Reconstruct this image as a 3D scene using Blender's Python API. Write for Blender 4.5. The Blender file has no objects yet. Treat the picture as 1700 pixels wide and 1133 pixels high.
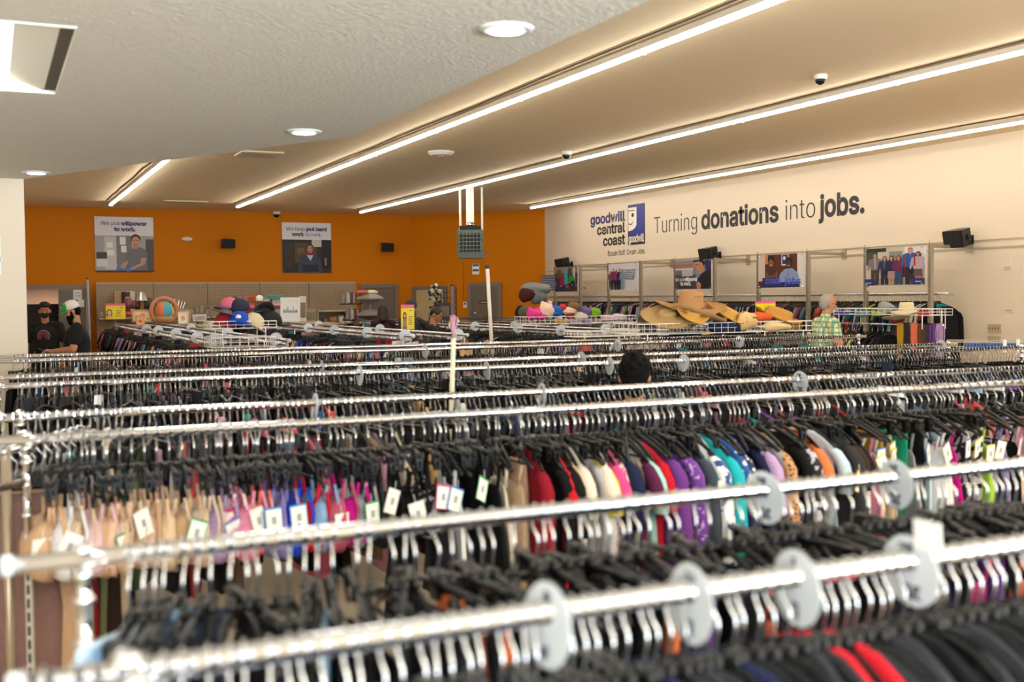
import bpy, bmesh, math, random
from mathutils import Vector, Matrix, Euler
R = math.radians
sc = bpy.context.scene
col = sc.collection
rnd = random.Random(7)

# ---------------------------------------------------------------- camera
# world: X runs along the clothes rails (to the right and away), Y runs along the LED strips, Z up
EYE = Vector((0, 0, 1.80))
FPX = 1853.0
AZ, PITCH, ROLL = R(25.1), R(2.213), R(0.5)
f_ = Vector((math.sin(AZ) * math.cos(PITCH), math.cos(AZ) * math.cos(PITCH), -math.sin(PITCH)))
r0 = Vector((math.cos(AZ), -math.sin(AZ), 0))
u0 = r0.cross(f_)
r_ = r0 * math.cos(ROLL) - u0 * math.sin(ROLL)
u_ = r0 * math.sin(ROLL) + u0 * math.cos(ROLL)
cd = bpy.data.cameras.new('camera')
cam = bpy.data.objects.new('camera', cd)
col.objects.link(cam)
m4 = Matrix((r_, u_, -f_)).transposed().to_4x4()
m4.translation = EYE
cam.matrix_world = m4
cd.sensor_width = 36
cd.lens = FPX / 1700 * 36
cd.clip_start = 0.05
cd.clip_end = 200
cd.dof.use_dof = True
cd.dof.focus_distance = 15.0
cd.dof.aperture_fstop = 2.6
sc.camera = cam

# ---------------------------------------------------------------- world, daylight, exposure
w = bpy.data.worlds.new('world')
sc.world = w
w.use_nodes = True
w.node_tree.nodes['Background'].inputs[0].default_value = (0.80, 0.90, 1.0, 1)
w.node_tree.nodes['Background'].inputs[1].default_value = 0.9
sc.view_settings.view_transform = 'Standard'
sc.view_settings.look = 'None'
sc.view_settings.gamma = 1
sc.view_settings.use_curve_mapping = False
sc.view_settings.exposure = 0.86
sc.cycles.use_denoising = True
sc.cycles.max_bounces = 8
sc.cycles.diffuse_bounces = 5
sc.cycles.glossy_bounces = 3
sc.cycles.transmission_bounces = 4
sc.cycles.sample_clamp_indirect = 6


def area(name, loc, direction, sx, sy, power, color):
    l = bpy.data.lights.new(name, 'AREA')
    l.shape = 'RECTANGLE'
    l.spread = R(125)
    l.size, l.size_y, l.energy, l.color = sx, sy, power, color
    o = bpy.data.objects.new(name, l)
    col.objects.link(o)
    o.location = loc
    o.rotation_euler = Vector(direction).to_track_quat('-Z', 'Y').to_euler()
    return o


# daylight through the shop front behind the photographer
area('shopfront_daylight', (2.5, -3.4, 1.9), (0.0, 1, 1.15), 8.0, 2.2, 1000, (0.84, 0.93, 1.0))

# ---------------------------------------------------------------- colour and materials
def lin(c):
    c = c / 255.0
    return c / 12.92 if c <= 0.04045 else ((c + 0.055) / 1.055) ** 2.4


def hx(s):
    s = s.lstrip('#')
    return tuple(lin(int(s[i:i + 2], 16)) for i in (0, 2, 4)) + (1.0,)


_mats = {}


def mat(name, color='#808080', rough=0.6, metal=0.0, emit=0.0, emit_color=None, bump=0.0, bscale=60.0, src=None,
        vary=0.0, spec=0.5, trans=0.0, alpha=1.0):
    """src: None (flat), 'object' (obj.color), 'attr' (face colours)."""
    if name in _mats:
        return _mats[name]
    m = bpy.data.materials.new(name)
    m.use_nodes = True
    nt = m.node_tree
    b = nt.nodes['Principled BSDF']
    b.inputs['Base Color'].default_value = hx(color)
    b.inputs['Roughness'].default_value = rough
    b.inputs['Metallic'].default_value = metal
    b.inputs['Specular IOR Level'].default_value = spec
    b.inputs['Transmission Weight'].default_value = trans
    b.inputs['Alpha'].default_value = alpha
    if emit:
        b.inputs['Emission Color'].default_value = hx(emit_color or color)
        b.inputs['Emission Strength'].default_value = emit
    last = None
    if src == 'object':
        n = nt.nodes.new('ShaderNodeObjectInfo')
        last = n.outputs['Color']
    elif src == 'attr':
        n = nt.nodes.new('ShaderNodeAttribute')
        n.attribute_name = 'Col'
        last = n.outputs['Color']
    tc = None
    if vary or bump:
        tc = nt.nodes.new('ShaderNodeTexCoord')
        nz = nt.nodes.new('ShaderNodeTexNoise')
        nz.inputs['Scale'].default_value = bscale
        nz.inputs['Detail'].default_value = 3
        nt.links.new(tc.outputs['Object'], nz.inputs['Vector'])
    if vary:
        mx = nt.nodes.new('ShaderNodeMix')
        mx.data_type = 'RGBA'
        mx.blend_type = 'MULTIPLY'
        mx.inputs['Factor'].default_value = 1
        rp = nt.nodes.new('ShaderNodeMapRange')
        rp.inputs['From Min'].default_value = 0.3
        rp.inputs['From Max'].default_value = 0.7
        rp.inputs['To Min'].default_value = 1 - vary
        rp.inputs['To Max'].default_value = 1
        nt.links.new(nz.outputs['Fac'], rp.inputs['Value'])
        if last is not None:
            nt.links.new(last, mx.inputs['A'])
        else:
            mx.inputs['A'].default_value = hx(color)
        nt.links.new(rp.outputs['Result'], mx.inputs['B'])
        last = mx.outputs['Result']
    if last is not None:
        nt.links.new(last, b.inputs['Base Color'])
    if bump:
        bp = nt.nodes.new('ShaderNodeBump')
        bp.inputs['Strength'].default_value = bump
        bp.inputs['Distance'].default_value = 0.01
        nt.links.new(nz.outputs['Fac'], bp.inputs['Height'])
        nt.links.new(bp.outputs['Normal'], b.inputs['Normal'])
    _mats[name] = m
    return m


def pattern(name, base, spot, kind, scale=40.0, thr=0.5):
    """fabric prints: dots, blotch, stripes, check, leopard, zebra"""
    if name in _mats:
        return _mats[name]
    m = bpy.data.materials.new(name)
    m.use_nodes = True
    nt = m.node_tree
    b = nt.nodes['Principled BSDF']
    b.inputs['Roughness'].default_value = 0.85
    tc = nt.nodes.new('ShaderNodeTexCoord')
    mix = nt.nodes.new('ShaderNodeMix')
    mix.data_type = 'RGBA'
    mix.inputs['A'].default_value = hx(base)
    mix.inputs['B'].default_value = hx(spot)
    cmpn = nt.nodes.new('ShaderNodeMath')
    cmpn.operation = 'LESS_THAN'
    cmpn.inputs[1].default_value = thr
    if kind in ('dots', 'leopard'):
        t = nt.nodes.new('ShaderNodeTexVoronoi')
        t.inputs['Scale'].default_value = scale
        nt.links.new(tc.outputs['Object'], t.inputs['Vector'])
        nt.links.new(t.outputs['Distance'], cmpn.inputs[0])
    elif kind == 'blotch':
        t = nt.nodes.new('ShaderNodeTexNoise')
        t.inputs['Scale'].default_value = scale
        nt.links.new(tc.outputs['Object'], t.inputs['Vector'])
        nt.links.new(t.outputs['Fac'], cmpn.inputs[0])
    elif kind in ('stripes', 'zebra'):
        t = nt.nodes.new('ShaderNodeTexWave')
        t.bands_direction = 'Z' if kind == 'stripes' else 'DIAGONAL'
        t.inputs['Scale'].default_value = scale
        t.inputs['Distortion'].default_value = 0 if kind == 'stripes' else 6
        nt.links.new(tc.outputs['Object'], t.inputs['Vector'])
        nt.links.new(t.outputs['Fac'], cmpn.inputs[0])
    nt.links.new(cmpn.outputs[0], mix.inputs['Factor'])
    nt.links.new(mix.outputs['Result'], b.inputs['Base Color'])
    _mats[name] = m
    return m


CHROME = mat('chrome', '#e6e6e8', 0.11, 1.0)
WIRE = mat('hook_wire', '#d6d6d8', 0.22, 1.0)
BLACKP = mat('black_plastic', '#0d0d0e', 0.34, spec=.4)
BLACKD = mat('black_matt', '#101012', 0.7)
CLOTH = mat('cloth', '#ffffff', 0.9, src='object', bump=0.25, bscale=90, vary=0.12, spec=0.2)
CLOTHA = mat('cloth_many', '#ffffff', 0.9, src='attr', vary=0.15, bscale=40, spec=0.2)
PRINT = mat('print', '#ffffff', 0.45, src='attr', spec=0.3)
TAG = mat('tag_card', '#f4f4ef', 0.6)
DISC = mat('disc_plastic', '#ccd2d7', 0.4)
WHITEW = mat('white_coated_wire', '#efece6', 0.4)


# ---------------------------------------------------------------- mesh building
class MB:
    def __init__(s):
        s.v, s.f, s.m, s.c = [], [], [], []

    def raw(s, vs, fs, mi=0, c=None):
        o = len(s.v)
        s.v += [tuple(v) for v in vs]
        s.f += [tuple(i + o for i in f) for f in fs]
        s.m += [mi] * len(fs)
        s.c += [c] * len(fs)
        return s

    def box(s, c, d, rot=None, mi=0, c4=None, taper=1.0):
        hx_, hy, hz = d[0] / 2, d[1] / 2, d[2] / 2
        vs = []
        for z in (-1, 1):
            t = taper if z > 0 else 1
            for (x, y) in ((-1, -1), (1, -1), (1, 1), (-1, 1)):
                vs.append(Vector((x * hx_ * t, y * hy * t, z * hz)))
        if rot is not None:
            rm = Euler(rot).to_matrix()
            vs = [rm @ v for v in vs]
        c = Vector(c)
        return s.raw([v + c for v in vs], [(3, 2, 1, 0), (4, 5, 6, 7), (0, 1, 5, 4), (1, 2, 6, 5), (2, 3, 7, 6), (3, 0, 4, 7)], mi, c4)

    def tube(s, pts, r, n=8, mi=0, c4=None, caps=True, closed=False):
        pts = [Vector(p) for p in pts]
        k = len(pts)
        rs = r if isinstance(r, (list, tuple)) else [r] * k
        ring = []
        up = None
        for i, p in enumerate(pts):
            if closed:
                t = pts[(i + 1) % k] - pts[i - 1]
            else:
                t = (pts[min(i + 1, k - 1)] - pts[max(i - 1, 0)])
            t.normalize()
            if up is None:
                up = Vector((0, 0, 1)) if abs(t.z) < 0.9 else Vector((1, 0, 0))
            a = t.cross(up)
            if a.length < 1e-5:
                a = t.cross(Vector((1, 0.3, 0)))
            a.normalize()
            b = a.cross(t).normalized()
            up = b
            ring.append([p + (a * math.cos(2 * math.pi * j / n) + b * math.sin(2 * math.pi * j / n)) * rs[i] for j in range(n)])
        vs = [v for q in ring for v in q]
        fs = []
        for i in range(k if closed else k - 1):
            i2 = (i + 1) % k
            for j in range(n):
                fs.append((i * n + j, i * n + (j + 1) % n, i2 * n + (j + 1) % n, i2 * n + j))
        if caps and not closed:
            fs.append(tuple(reversed(range(n))))
            fs.append(tuple((k - 1) * n + j for j in range(n)))
        return s.raw(vs, fs, mi, c4)

    def lathe(s, prof, n=24, o=(0, 0, 0), mi=0, c4=None, rot=None, sx=1.0, sy=1.0):
        """prof: (r, z) list"""
        vs = []
        for (r, z) in prof:
            for j in range(n):
                a = 2 * math.pi * j / n
                vs.append(Vector((r * math.cos(a) * sx, r * math.sin(a) * sy, z)))
        if rot is not None:
            rm = Euler(rot).to_matrix()
            vs = [rm @ v for v in vs]
        o = Vector(o)
        vs = [v + o for v in vs]
        fs = []
        for i in range(len(prof) - 1):
            for j in range(n):
                fs.append((i * n + j, i * n + (j + 1) % n, (i + 1) * n + (j + 1) % n, (i + 1) * n + j))
        fs.append(tuple(reversed(range(n))))
        fs.append(tuple((len(prof) - 1) * n + j for j in range(n)))
        return s.raw(vs, fs, mi, c4)

    def ell(s, c, r, n=16, k=10, rot=None, mi=0, c4=None):
        vs = [Vector((0, 0, r[2]))]
        for i in range(1, k):
            t = math.pi * i / k
            for j in range(n):
                a = 2 * math.pi * j / n
                vs.append(Vector((r[0] * math.sin(t) * math.cos(a), r[1] * math.sin(t) * math.sin(a), r[2] * math.cos(t))))
        vs.append(Vector((0, 0, -r[2])))
        if rot is not None:
            rm = Euler(rot).to_matrix()
            vs = [rm @ v for v in vs]
        c = Vector(c)
        vs = [v + c for v in vs]
        fs = []
        for j in range(n):
            fs.append((0, 1 + j, 1 + (j + 1) % n))
        for i in range(k - 2):
            for j in range(n):
                a, b = 1 + i * n + j, 1 + i * n + (j + 1) % n
                fs.append((a, a + n, b + n, b))
        e = len(vs) - 1
        for j in range(n):
            fs.append((e, 1 + (k - 2) * n + (j + 1) % n, 1 + (k - 2) * n + j))
        return s.raw(vs, fs, mi, c4)

    def cap(s, a, b, ra, rb, n=12, mi=0, c4=None):
        """tapered capsule between two points"""
        a, b = Vector(a), Vector(b)
        d = (b - a)
        L = max(d.length, 1e-4)
        q = d.to_track_quat('Z', 'Y')
        prof = []
        for i in range(0, 5):
            t = -math.pi / 2 + (math.pi / 2) * i / 4
            prof.append((max(ra * math.cos(t), 1e-4), ra * math.sin(t)))
        for i in range(0, 5):
            t = (math.pi / 2) * i / 4
            prof.append((max(rb * math.cos(t), 1e-4), L + rb * math.sin(t)))
        vs = []
        for (r, z) in prof:
            for j in range(n):
                an = 2 * math.pi * j / n
                vs.append(q @ Vector((r * math.cos(an), r * math.sin(an), z)) + a)
        fs = []
        for i in range(len(prof) - 1):
            for j in range(n):
                fs.append((i * n + j, i * n + (j + 1) % n, (i + 1) * n + (j + 1) % n, (i + 1) * n + j))
        fs.append(tuple(reversed(range(n))))
        fs.append(tuple((len(prof) - 1) * n + j for j in range(n)))
        return s.raw(vs, fs, mi, c4)

    def prism(s, pts, o, ux, uy, d, mi=0, c4=None):
        """2D polygon pts placed at o with axes ux, uy, thickened by vector d"""
        o, ux, uy, d = Vector(o), Vector(ux), Vector(uy), Vector(d)
        n = len(pts)
        a = [o + ux * p[0] + uy * p[1] for p in pts]
        fs = [tuple(range(n)), tuple(reversed(range(n, 2 * n)))]
        for i in range(n):
            j = (i + 1) % n
            fs.append((i, i + n, j + n, j))
        return s.raw(a + [p + d for p in a], fs, mi, c4)

    def mesh(s, name, mats, smooth=False):
        me = bpy.data.meshes.new(name)
        me.from_pydata(s.v, [], s.f)
        for m in (mats if isinstance(mats, (list, tuple)) else [mats]):
            me.materials.append(m)
        if any(s.m):
            me.polygons.foreach_set('material_index', s.m)
        if any(c is not None for c in s.c):
            at = me.color_attributes.new('Col', 'FLOAT_COLOR', 'CORNER')
            buf = []
            for f, c in zip(s.f, s.c):
                buf += list(c or (1, 1, 1, 1)) * len(f)
            at.data.foreach_set('color', buf)
        if smooth:
            me.polygons.foreach_set('use_smooth', [True] * len(s.f))
        me.update()
        return me

    def build(s, name, mats, parent=None, smooth=False, loc=None):
        o = bpy.data.objects.new(name, s.mesh(name, mats, smooth))
        col.objects.link(o)
        if parent is not None:
            o.parent = parent
        if loc is not None:
            o.location = loc
        return o


def tag(o, label=None, cat=None, group=None, kind=None):
    if label:
        o['label'] = label
    if cat:
        o['category'] = cat
    if group:
        o['group'] = group
    if kind:
        o['kind'] = kind
    return o


def empty(name, loc=(0, 0, 0), rz=0.0):
    o = bpy.data.objects.new(name, None)
    o.empty_display_size = 0.05
    col.objects.link(o)
    o.location = loc
    o.rotation_euler = (0, 0, rz)
    return o


def thing(name, label, cat, loc=(0, 0, 0), rz=0.0, group=None):
    return tag(empty(name, loc, rz), label, cat, group)


def struct(mb, name, m, smooth=False, parent=None):
    o = mb.build(name, m, parent, smooth)
    if parent is None:
        o['kind'] = 'structure'
    return o


def copy_tree(o, parent=None):
    c = o.copy()
    col.objects.link(c)
    if parent is not None:
        c.parent = parent
    for ch in list(o.children):
        copy_tree(ch, c)
    return c


def ray(px, py):
    return (f_ * FPX + r_ * (px - 850.0) + u_ * (566.5 - py))


def at_x(px, py, X):
    d = ray(px, py)
    return EYE + d * ((X - EYE.x) / d.x)


def at_y(px, py, Y):
    d = ray(px, py)
    return EYE + d * ((Y - EYE.y) / d.y)


def at_z(px, py, Z):
    d = ray(px, py)
    return EYE + d * ((Z - EYE.z) / d.z)


def at_d(px, py, D):
    d = ray(px, py)
    return EYE + d * (D / FPX)


_font = []


def ui_font():
    """Blender's own sans-serif, if this build ships it"""
    if not _font:
        f = None
        try:
            import os
            p = os.path.join(bpy.utils.system_resource('DATAFILES'), 'fonts', 'Inter.woff2')
            if os.path.exists(p):
                f = bpy.data.fonts.load(p)
        except Exception:
            f = None
        _font.append(f)
    return _font[0]


def text_mesh(s, size, bold=0.0, cond=1.0, depth=0.0, align='LEFT', space=1.0):
    cu = bpy.data.curves.new('t', 'FONT')
    cu.body = s
    if ui_font():
        cu.font = ui_font()
    cu.size = size
    cu.offset = bold
    cu.extrude = depth
    cu.align_x = align
    cu.space_character = space
    o = bpy.data.objects.new('t', cu)
    col.objects.link(o)
    bpy.context.view_layer.update()
    dg = bpy.context.evaluated_depsgraph_get()
    me = bpy.data.meshes.new_from_object(o.evaluated_get(dg))
    bpy.data.objects.remove(o)
    for v in me.vertices:
        v.co.x *= cond
    return me


def text(name, s, loc, ux, uy, size, m, parent=None, bold=0.0, cond=1.0, align='LEFT', fit=None, space=1.0):
    """lettering lying in the plane ux, uy; fit = (width, height) scales the glyph box of the whole string"""
    me = text_mesh(s, size, bold, cond, 0.0008, align, space)
    if fit:
        xs = [v.co.x for v in me.vertices]
        w0 = max(xs) - min(xs)
        k = fit / w0
        for v in me.vertices:
            v.co.x *= k
    me.materials.clear()
    me.materials.append(m)
    o = bpy.data.objects.new(name, me)
    col.objects.link(o)
    ux, uy = Vector(ux).normalized(), Vector(uy).normalized()
    M = Matrix((ux, uy, ux.cross(uy))).transposed().to_4x4()
    M.translation = Vector(loc)
    if parent is not None:
        o.parent = parent
        o.matrix_world = M
        o.matrix_parent_inverse = Matrix.Identity(4)
        pm = Matrix.LocRotScale(parent.location, parent.rotation_euler, parent.scale)
        o.matrix_basis = pm.inverted() @ M
    else:
        o.matrix_world = M
    return o

# ================================================================ THE SETTING
CEIL = 3.93      # high ceiling
SOF = 2.86       # low plastered ceiling over the near left part
YB = 27.0        # orange back wall
XR = 12.24       # cream side wall
C1 = (9.85, 27.0)      # ends of the diagonal orange wall
C2 = (12.24, 24.2)
ORANGE = mat('orange_paint', '#cd7800', 0.6, bump=0.05, bscale=8, spec=0.12)
CREAM = mat('cream_paint', '#dfd0ba', 0.6, bump=0.05, bscale=30, spec=0.3)
CEILM = mat('ceiling_paint', '#e6d2b0', 0.8, bump=0.15, bscale=3, spec=0.2)
SOFM = mat('plastered_ceiling', '#e6e2d6', 0.9, bump=0.7, bscale=45, vary=0.08, spec=0.2)
FLOORM = mat('vinyl_floor', '#b3a48d', 0.35, vary=0.1, bscale=2)
GREYD = mat('door_grey', '#6e6459', 0.5)
FRAMEG = mat('frame_grey', '#7b7166', 0.5)

b = MB().box((5.5, 11.5, -0.05), (16, 32, 0.1))
struct(b, 'floor', FLOORM)
b = MB().box((7.2, 11.9, CEIL + 0.05), (14, 31.5, 0.1))
struct(b, 'ceiling', CEILM)
# low ceiling: a slab with a recess for the light box
SX = 2.17
TX0, TX1, TY0, TY1 = -1.03, 0.335, 4.66, 6.18
b = MB()
bl = [((-3.2, -3.4), (SX, TY0)), ((-3.2, TY0), (TX0, TY1)), ((TX1, TY0), (SX, TY1)), ((-3.2, TY1), (SX, 7.05))]
for (p, q) in bl:
    b.box(((p[0] + q[0]) / 2, (p[1] + q[1]) / 2, (SOF + CEIL) / 2), (q[0] - p[0], q[1] - p[1], CEIL - SOF))
b.prism([(-3.2, 7.05), (SX, 7.05), (0.30, 10.52), (-3.2, 10.52)], (0, 0, SOF), (1, 0, 0), (0, 1, 0), (0, 0, CEIL - SOF))
struct(b, 'ceiling_low', SOFM)
b = MB().box((-1.35, 10.66, CEIL / 2), (3.3, 0.28, CEIL))
b.box((0.24, 18.9, CEIL / 2), (0.12, 16.3, CEIL))
struct(b, 'wall_left', CREAM)
# back wall with the opening of the double doorway
DX0, DX1 = 0.20, at_y(150, 500, YB).x
b = MB()
b.box(((DX1 + C1[0]) / 2, YB + 0.1, CEIL / 2), (C1[0] - DX1, 0.2, CEIL))
b.box((0.15, YB + 0.1, CEIL / 2), (0.2, 0.2, CEIL))
b.box(((DX0 + DX1) / 2, YB + 0.1, (CEIL + 2.16) / 2), (DX1 - DX0, 0.2, CEIL - 2.16))
struct(b, 'wall_back', ORANGE)
dv = Vector((C2[0] - C1[0], C2[1] - C1[1], 0))
DL = dv.length
dv.normalize()
dn = Vector((-dv.y, dv.x, 0))
if dn.dot(Vector((1, 1, 0))) < 0:
    dn = -dn            # points out of the room
b = MB()
b.prism([(0, 0), (DL, 0), (DL, CEIL), (0, CEIL)], (C1[0], C1[1], 0), dv, (0, 0, 1), dn * 0.2)
struct(b, 'wall_diagonal', ORANGE)
b = MB().box((XR + 0.1, 10.35, CEIL / 2), (0.2, 27.7, CEIL))
struct(b, 'wall_right', CREAM)
b = MB().box((-3.1, 3.5, CEIL / 2), (0.2, 14, CEIL))
struct(b, 'wall_west', CREAM)
# solid parts of the shop front behind the photographer
b = MB().box((4.6, -3.5, 0.25), (15.3, 0.2, 0.5)).box((4.6, -3.5, 3.6), (15.3, 0.2, 0.7))
struct(b, 'wall_front', CREAM)
# moulding along the cream wall
b = MB()
ztr = at_x(1300, 417, XR).z
ztr2 = at_x(1300, 427, XR).z
b.box((XR - 0.012, 14.6, ztr), (0.024, 19.1, 0.05))
struct(b, 'trim_1', CREAM)
b = MB().box((XR - 0.008, 14.6, ztr2 - 0.03), (0.016, 19.1, 0.02))
struct(b, 'trim_2', mat('trim_grey', '#b9aa90', 0.5))
# room behind the open doorway
b = MB().box((1.2, YB + 3.1, 1.3), (4, 0.1, 2.6)).box((-0.7, YB + 1.6, 1.3), (0.1, 3, 2.6)).box((3.2, YB + 1.6, 1.3), (0.1, 3, 2.6)).box((1.2, YB + 1.6, 2.62), (4, 3, 0.08))
struct(b, 'wall_store_room', mat('store_room', '#d9b9a0', 0.7))
b = MB().box((1.2, YB + 1.6, -0.05), (4, 3.2, 0.1))
struct(b, 'floor_store_room', FLOORM)
area('store_room_lamp', (1.5, YB + 1.4, 2.5), (0, 0.3, -1), 1.0, 0.3, 22, (1, 0.82, 0.66))


def frame(name, o, ux, w_, h_, m, t=0.06, d=0.08, parent=None):
    b = MB()
    n = Vector(ux).cross(Vector((0, 0, 1))).normalized()
    for (a0, a1, z0, z1) in ((-w_ / 2 - t, -w_ / 2, 0, h_ + t), (w_ / 2, w_ / 2 + t, 0, h_ + t), (-w_ / 2, w_ / 2, h_, h_ + t)):
        b.prism([(a0, z0), (a1, z0), (a1, z1), (a0, z1)], Vector(o) + n * (d - 0.02), ux, (0, 0, 1), -n * d)
    return b.build(name, m, parent)


X_ = Vector((1, 0, 0))
Z_ = Vector((0, 0, 1))
# --- double doorway on the left of the back wall
dw = DX1 - DX0
b = MB()
b.box(((DX0 + DX1) / 2, YB - 0.02, 2.14), (dw, 0.10, 0.08))
b.box((DX1 - 0.04, YB - 0.02, 1.05), (0.08, 0.10, 2.10))
d1 = struct(b, 'door_1', FRAMEG)
lx0 = at_y(97, 500, YB).x
b = MB().box(((lx0 + DX1 - 0.09) / 2, YB + 0.0, 1.04), (DX1 - 0.09 - lx0, 0.045, 2.06))
b.build('door_leaf', GREYD, d1)
b = MB()
for (px0, px1, py0, py1) in ((121.5, 136, 481.5, 497.5), (129, 140, 498, 510)):
    a_, c_ = at_y(px0, py0, YB - 0.03), at_y(px1, py1, YB - 0.03)
    b.box(((a_.x + c_.x) / 2, YB - 0.03, (a_.z + c_.z) / 2), (c_.x - a_.x, 0.004, a_.z - c_.z))
pn = b.build('paper_notice', TAG, d1)
b = MB()
for k in range(4):
    p_ = at_y(129, 486 + 2.4 * k, YB - 0.034)
    b.box((p_.x, YB - 0.034, p_.z), (0.14, 0.002, 0.008))
b.build('notice_lettering', BLACKD, d1)
# dark shelving and a red panel seen through the doorway
t = thing('storage_cabinet', 'dark tall cabinet standing in the room behind the open doorway', 'cabinet', (0.9, YB + 1.5, 0))
MB().box((0, 0, 0.875), (1.6, 0.5, 1.75)).build('body', mat('cab_dark', '#15100e', 0.6), t)
MB().box((-0.3, -0.26, 0.9), (0.02, 0.02, 1.5)).build('handle', CHROME, t)
t = tag(MB().box((0.30, YB + 0.6, 0.87), (0.12, 0.2, 1.74)).build('fire_locker', mat('red_paint', '#a01212', 0.5)),
        'red upright locker just inside the open doorway', 'locker')

# --- second door on the back wall
p0, p1 = at_y(603, 500, YB), at_y(654, 500, YB)
d2 = MB().box(((p0.x + p1.x) / 2, YB - 0.01, 1.04), (p1.x - p0.x, 0.05, 2.08)).build('door_2', GREYD)
d2['kind'] = 'structure'
frame('door_frame', ((p0.x + p1.x) / 2, YB, 0), X_, p1.x - p0.x, 2.09, FRAMEG, 0.09, 0.09, d2)
MB().lathe([(0.028, 0), (0.028, 0.05)], 12, (p0.x + 0.08, YB - 0.06, 1.02), rot=(R(90), 0, 0)).build('door_handle', CHROME, d2)


def on_diag(px, py):
    d = ray(px, py)
    c = Vector((C1[0], C1[1], 0))
    k = (c - EYE).dot(dn) / d.dot(dn)
    return EYE + d * k


# --- third door, on the diagonal wall
pa, pb = on_diag(784, 500), on_diag(828, 500)
mid = (pa + pb) / 2
wd = (pb - pa).length
htop = on_diag(806, 475.5).z
b = MB().prism([(-wd / 2, 0), (wd / 2, 0), (wd / 2, htop), (-wd / 2, htop)], (mid.x, mid.y, 0) - Vector((0, 0, 0)) if False else Vector((mid.x, mid.y, 0)), dv, Z_, -dn * 0.03)
d3 = b.build('door_3', GREYD)
d3['kind'] = 'structure'
frame('door_frame', (mid.x, mid.y, 0), dv, wd, htop, FRAMEG, 0.09, 0.07, d3)
q = on_diag(804, 502)
b = MB().prism([(-0.11, -0.04), (0.11, -0.04), (0.11, 0.04), (-0.11, 0.04)], Vector(q) - dn * 0.036, dv, Z_, -dn * 0.006)
b.build('door_plate', mat('plate_brown', '#2c211b', 0.5), d3)
b = MB().prism([(-0.085, -0.016), (0.085, -0.016), (0.085, 0.012), (-0.085, 0.012)], Vector(q) - dn * 0.043, dv, Z_, -dn * 0.002)
b.build('plate_lettering', mat('plate_text', '#b8aea4', 0.5), d3)
MB().ell(on_diag(790, 520) - dn * 0.05, (0.03, 0.03, 0.03)).build('door_handle', CHROME, d3)

# --- window-like opening at the corner
pa, pb = on_diag(691, 500), on_diag(737, 500)
mid = (pa + pb) / 2
wd = (pb - pa).length
hw = on_diag(714, 481.5).z
w1 = MB().prism([(-wd / 2, 0.9), (wd / 2, 0.9), (wd / 2, hw), (-wd / 2, hw)], Vector((mid.x, mid.y, 0)), dv, Z_, -dn * 0.012).build('window_1', mat('blind_slats', '#b9a577', 0.6))
w1['kind'] = 'structure'
frame('window_frame', (mid.x, mid.y, 0), dv, wd, hw, FRAMEG, 0.09, 0.07, w1)
b = MB()
for k in range(26):
    z = 0.95 + k * 0.045
    if z < hw - 0.03:
        b.prism([(-wd / 2 + .02, z), (wd / 2 - .02, z), (wd / 2 - .02, z + 0.035), (-wd / 2 + .02, z + 0.035)], Vector((mid.x, mid.y, 0)) - dn * 0.014, dv, Z_, -dn * 0.01)
b.build('blind_slats', mat('blind', '#cbb98a', 0.5), w1)

# ================================================================ LIGHTS OF THE ROOM
LEDM = mat('led_lens', '#ffffff', 0.4, emit=16.0, emit_color='#fff7ea')
HOUS = mat('fixture_white', '#d8d2c6', 0.5)
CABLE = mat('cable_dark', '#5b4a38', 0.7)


def strip(X, y0, y1, label):
    t = thing('led_strip_light', label, 'ceiling light', (X, y0, CEIL), 0, 'long LED strip lights under the high ceiling')
    L = y1 - y0
    n = max(1, round(L / 2.4))
    for k in range(n):
        a, c = k * L / n, (k + 1) * L / n
        MB().box((0, (a + c) / 2, -0.045), (0.07, c - a - 0.004, 0.05)).build('housing', HOUS, t)
        b = MB()
        prof = [(-0.030, -0.071), (-0.036, -0.082), (-0.022, -0.098), (0, -0.103), (0.022, -0.098), (0.036, -0.082), (0.030, -0.071)]
        b.prism([(p[0], p[1]) for p in prof], (0, a + 0.006, 0), (1, 0, 0), (0, 0, 1), (0, c - a - 0.012, 0))
        b.build('lens', LEDM, t)
        MB().box((0, c, -0.088), (0.078, 0.012, 0.036)).build('joint_clip', HOUS, t)
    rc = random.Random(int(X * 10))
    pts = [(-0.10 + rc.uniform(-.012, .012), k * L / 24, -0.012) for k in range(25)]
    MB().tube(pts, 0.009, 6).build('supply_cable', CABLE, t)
    for k in range(n + 1):
        MB().box((0, min(k * L / n + 0.05, L - .02), -0.012), (0.03, 0.02, 0.024)).build('bracket', HOUS, t)
    return t


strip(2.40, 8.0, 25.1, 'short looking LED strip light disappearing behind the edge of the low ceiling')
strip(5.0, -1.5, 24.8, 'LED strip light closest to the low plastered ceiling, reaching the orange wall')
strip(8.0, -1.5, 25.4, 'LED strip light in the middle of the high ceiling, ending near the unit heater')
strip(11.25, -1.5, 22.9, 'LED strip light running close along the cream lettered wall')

DLM = mat('downlight_lens', '#ffffff', 0.4, emit=14.0, emit_color='#fff6e8')


def downlight(px, py, label):
    p = at_z(px, py, SOF)
    t = thing('recessed_downlight', label, 'ceiling light', (p.x, p.y, SOF), 0, 'round downlights in the low ceiling')
    MB().lathe([(0.066, -0.002), (0.075, -0.012), (0.104, -0.010), (0.112, 0.0), (0.112, 0.004)], 40).build('trim_ring', mat('dl_ring', '#e6e6e2', 0.4), t, True)
    MB().lathe([(0.067, -0.014), (0.067, -0.010)], 40).build('lens', DLM, t)


downlight(840, 47, 'largest looking round downlight in the low ceiling, beside the longest LED strip')
downlight(505, 218, 'round downlight in the low ceiling near its bent edge')
downlight(60, 286, 'round downlight in the low ceiling just above the cream wall end')

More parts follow.
